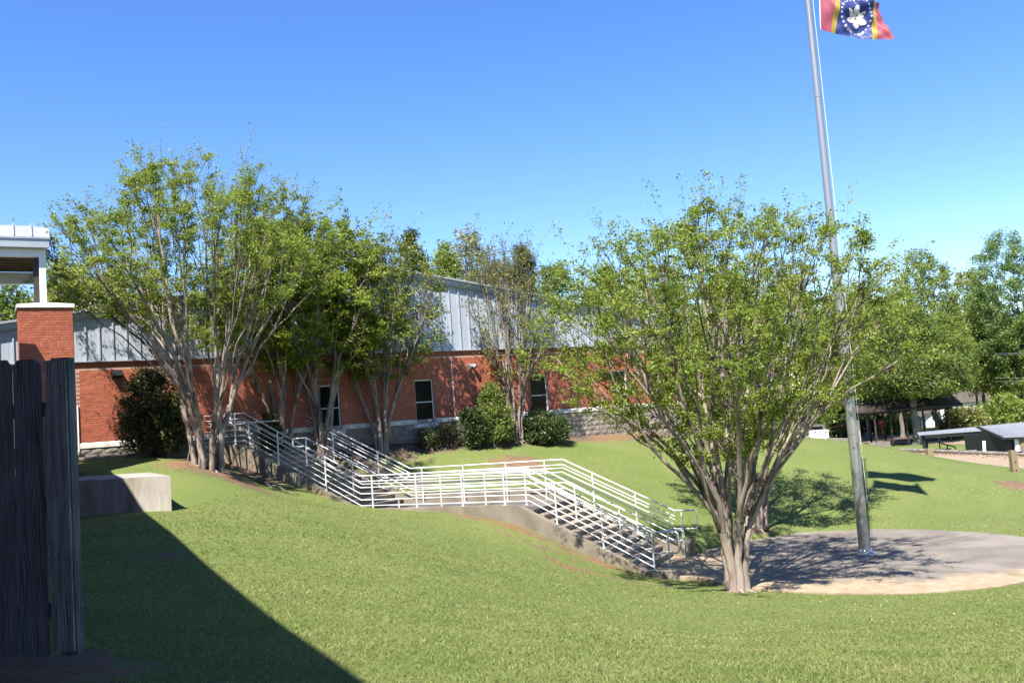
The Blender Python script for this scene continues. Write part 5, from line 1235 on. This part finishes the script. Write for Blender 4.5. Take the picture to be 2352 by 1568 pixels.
for x_ in (1975, 2012, 2049, 2085, 2155, 2183):
    for Y in (100, 107):
        xx = atY(x_-4, 970, 100).x+(Y-100)*.05; mb = MB(); mb.box((xx, Y, tz(xx, Y)-.1), (.17, 0, 0), (0, .17, 0), (0, 0, zt_-tz(xx, Y)+.1)); mb.build('post', M['darkbrown'], pv)
for (x0, x1) in ((2000, 2020), (2050, 2064)):
    A, B = atY(x0, 1003, 103), atY(x1, 1003, 103); mb = MB(); t0_, t1_ = atY(x0-1, 976, 103), atY(x1-1, 976, 103); mb.tube([A, t0_, t1_, B], .06, 6); tag(mb.build('net_frame', M['darkbrown'], None), 'thin metal practice frame standing under the pavilion' + (' at left' if x0 == 2000 else ' near the pine trunk'), 'frame')
A = atY(2026, 1004, 102); mb = MB(); mb.tube([A, atY(2026, 975, 102)], .05, 6); c = atY(2026, 972, 102); mb.tube([c+Vector((-.25, 0, -.15)), c+Vector((.25, 0, -.15))], [.08, .14], 8)
mb.prism([c+Vector((-.3, 0, -.1)), c+Vector((.3, 0, -.1)), c+Vector((.18, 0, .35)), c+Vector((-.18, 0, .35))], (0, .5, 0)); M['redpaint'] = mat('red_plastic', [(0.3, (.45, .02, .02)), (.7, (.55, .03, .03))], 3, .5); tag(mb.build('pitching_machine', M['redpaint'], None), 'small red machine on a thin stand under the pavilion', 'machine')
# low brick house far behind the pavilion
hb = thing('brick_house', 'low brick house glimpsed through the pavilion', 'house', atY(1995, 1000, 150))
zg2 = tz(atY(1995, 1000, 150).x, 150); x0, x1 = atY(1940, 960, 150).x, atY(2040, 960, 150).x
mb = MB(); mb.box((x0, 150, zg2-.2), (x1-x0, 0, 0), (0, 9, 0), (0, 0, 3.4)); mb.build('wall', M['brick'], hb)
mb = MB(); mb.prism([(x0-.4, 149.5, zg2+3.2), (x0-.4, 154.5, zg2+5.4), (x0-.4, 159.5, zg2+3.2)], (x1-x0+.8, 0, 0)); mb.build('roof', M['bark_dark'], hb)
for k in range(3):
    mb = MB(); mb.box((x0+1.3+k*2.4, 149.93, zg2+.9), (1.1, 0, 0), (0, .06, 0), (0, 0, 1.5)); wv = mb.build('window', M['whitepaint'], hb)
    mb = MB(); mb.box((x0+1.4+k*2.4, 149.9, zg2+1.0), (.9, 0, 0), (0, .03, 0), (0, 0, 1.3)); mb.build('pane', M['glass'], wv)
# white house
wh = thing('white_house', 'white gabled house with dark roof half hidden by bushes at right', 'house', atY(2160, 1000, 140))
HY = 140; g0, g1, gp = atY(2124, 952, HY), atY(2200, 944, HY), atY(2162, 924, HY); zg3 = tz(g0.x, HY)
mb = MB(); mb.prism([(g0.x, HY, zg3-.2), (g1.x, HY, zg3-.2), (g1.x, HY, g0.z-.2), (gp.x, HY, gp.z-.25), (g0.x, HY, g0.z-.2)], (0, 10, 0)); mb.build('wall', M['whitepaint'], wh)
for k in range(14):
    z_ = zg3+.2+k*.3
    if z_ > g0.z-.3: break
    mb = MB(); mb.box((g0.x, HY-.03, z_), (g1.x-g0.x, 0, 0), (0, .029, 0), (0, 0, .27)); mb.build('clapboard', M['whitepaint'], wh)
for sx, e in ((-1, g0), (1, g1)):
    mb = MB(); mb.prism([(e.x+sx*.5, HY-.5, g0.z-.45), (gp.x, HY-.5, gp.z-.05), (gp.x, HY-.5, gp.z+.15), (e.x+sx*.5, HY-.5, g0.z-.25)], (0, 11, 0)); mb.build('roof', M['bark_dark'], wh)
mb = MB(); mb.box((g0.x+1.0, HY-.06, zg3+1.0), (1.2, 0, 0), (0, .06, 0), (0, 0, 1.7)); wv = mb.build('window', M['trim'], wh)
mb = MB(); mb.box((g0.x+1.1, HY-.09, zg3+1.1), (1.0, 0, 0), (0, .03, 0), (0, 0, 1.5)); mb.build('pane', M['glass'], wv)
mb = MB(); mb.box((g1.x+.2, HY+2, zg3), (6, 0, 0), (0, 7, 0), (0, 0, 3.4)); mb.build('side_wing', M['whitepaint'], wh)
mb = MB(); mb.prism([(g1.x, HY+1.6, zg3+3.3), (g1.x, HY+5.5, zg3+5.6), (g1.x, HY+9.4, zg3+3.3)], (6.4, 0, 0)); mb.build('wing_roof', M['bark_dark'], wh)
# trailer with white chest beyond the mound crest
CB = 62
ch = thing('white_chest', 'white storage chest just beyond the crest of the mound', 'chest', atY(1880, 1006, CB))
a_, c_ = atY(1859, 993, CB), atY(1903, 992, CB); zt_ = a_.z; zb3 = atY(1880, 1008, CB).z
mb = MB(); mb.box((a_.x, CB, zb3-.3), (c_.x-a_.x, 0, 0), (0, .8, 0), (0, 0, zt_-zb3+.3)); mb.build('body', M['whitepaint'], ch)
mb = MB(); mb.box((a_.x-.03, CB-.03, zt_), (c_.x-a_.x+.06, 0, 0), (0, .86, 0), (0, 0, .10)); mb.build('lid', M['whitepaint'], ch)
for k in range(3):
    mb = MB(); mb.cbox((a_.x+.3+k*.4, CB-.04, zt_-.05), (.06, 0, 0), (0, .03, 0), (0, 0, .1)); mb.build('latch', M['bronze'], ch)
cp = thing('camper_shell', 'faded tan truck cap with dark window behind the white chest', 'truck cap', atY(1870, 1000, CB+2))
a_, c_ = atY(1852, 990, CB+2), atY(1896, 990, CB+2); zt_ = atY(1870, 976, CB+2).z; zb3 = atY(1870, 1006, CB+2).z
mb = MB(); mb.prism([(a_.x-.2, CB+2, zb3), (c_.x+.2, CB+2, zb3), (c_.x, CB+2, zt_), (a_.x, CB+2, zt_)], (0, 1.6, 0)); mb.build('shell', M['soffit'], cp)
mb = MB(); mb.prism([(a_.x+.1, CB+1.97, zt_-.55), (c_.x-.15, CB+1.97, zt_-.55), (c_.x-.2, CB+1.97, zt_-.12), (a_.x+.15, CB+1.97, zt_-.12)], (0, .02, 0)); mb.build('window', M['glass'], cp)
# heavy timbers by the pole
for (x0, y0, x1, y1, Y, lab) in [(1903, 1005, 1960, 1006, 60, 'long grey timber beam at the mound crest left of the pole'), (1996, 1017, 2045, 1013, 58, 'bench like timber beam right of the flagpole'), (2006, 1022, 2034, 1024, 58.5, 'short timber stacked under the bench like beam')]:
    A, B = atY(x0, y0, Y), atY(x1, y1, Y); mb = MB(); mb.box(A+Vector((0, 0, -.32)), B-A, (0, .3, 0), (0, 0, .32)); tag(mb.build('timber_beam', M['bark_pale'], None), lab, 'timber')
# utility post behind the pole and overhead wires
mb = MB(); A = atY(1974, 1008, 64); mb.tube([Vector((A.x, 64, tz(A.x, 64))), Vector((A.x, 64, atY(1970, 965, 64).z))], .12, 8); tag(mb.build('bollard_post', M['bark_pale'], None, True), 'pale wooden post just right of the flagpole behind the crest', 'post')
up_ = thing('utility_pole', 'wooden utility pole hidden among the far right trees', 'utility pole', (64, 128, tz(64, 128)))
mb = MB(); mb.tube([(64, 128, tz(64, 128)), (64, 128, 6.5)], [.16, .11], 8); mb.build('pole', M['bark_dark'], up_, True)
mb = MB(); mb.cbox((64, 127.9, 5.9), (2.2, 0, 0), (0, .1, 0), (0, 0, .12)); mb.build('crossarm', M['bark_dark'], up_)
for k, (y0, y1) in enumerate([(812, 806), (815, 810), (868, 866), (876, 873)]):
    A, B = atY(2285, y0, 96), atY(2420, y1-3, 96); mb = MB(); mb.tube([A, (A+B)/2+Vector((0, 0, -.1)), B], .012, 4)
    tag(mb.build('power_line', M['silver'], None, True), ['upper', 'second', 'third', 'lowest'][k]+' of four thin power lines in front of the right hand trees', 'power line', 'power lines at the right')

# fallen sticks and roots round the big left tree
for k, (x0, y0, x1, y1) in enumerate([(428, 1072, 447, 1010), (455, 1075, 500, 1072), (560, 1092, 640, 1130), (500, 1082, 560, 1105), (700, 1115, 745, 1140), (590, 1105, 680, 1140)]):
    A = hit(x0, y0); B = hit(x1, y1) if k else A+Vector((.15, .1, 1.0)); A = A+Vector((0, 0, .02)); B = B+Vector((0, 0, .02)); mb = MB(); mb.tube([A, A.lerp(B, .5)+Vector((.04, .03, .05)), B], [.022, .018, .01], 6)
    tag(mb.build('fallen_branch', M['bark_pale'], None, True), ['thin stick leaning up beside the big left tree trunk', 'short stick at the foot of the big left tree', 'long pale stick beside the upper stair wall', 'stick on the soil between big tree and stair wall', 'stick low on the slope at the upper stair wall', 'stick halfway down beside the upper stair wall'][k], 'stick')
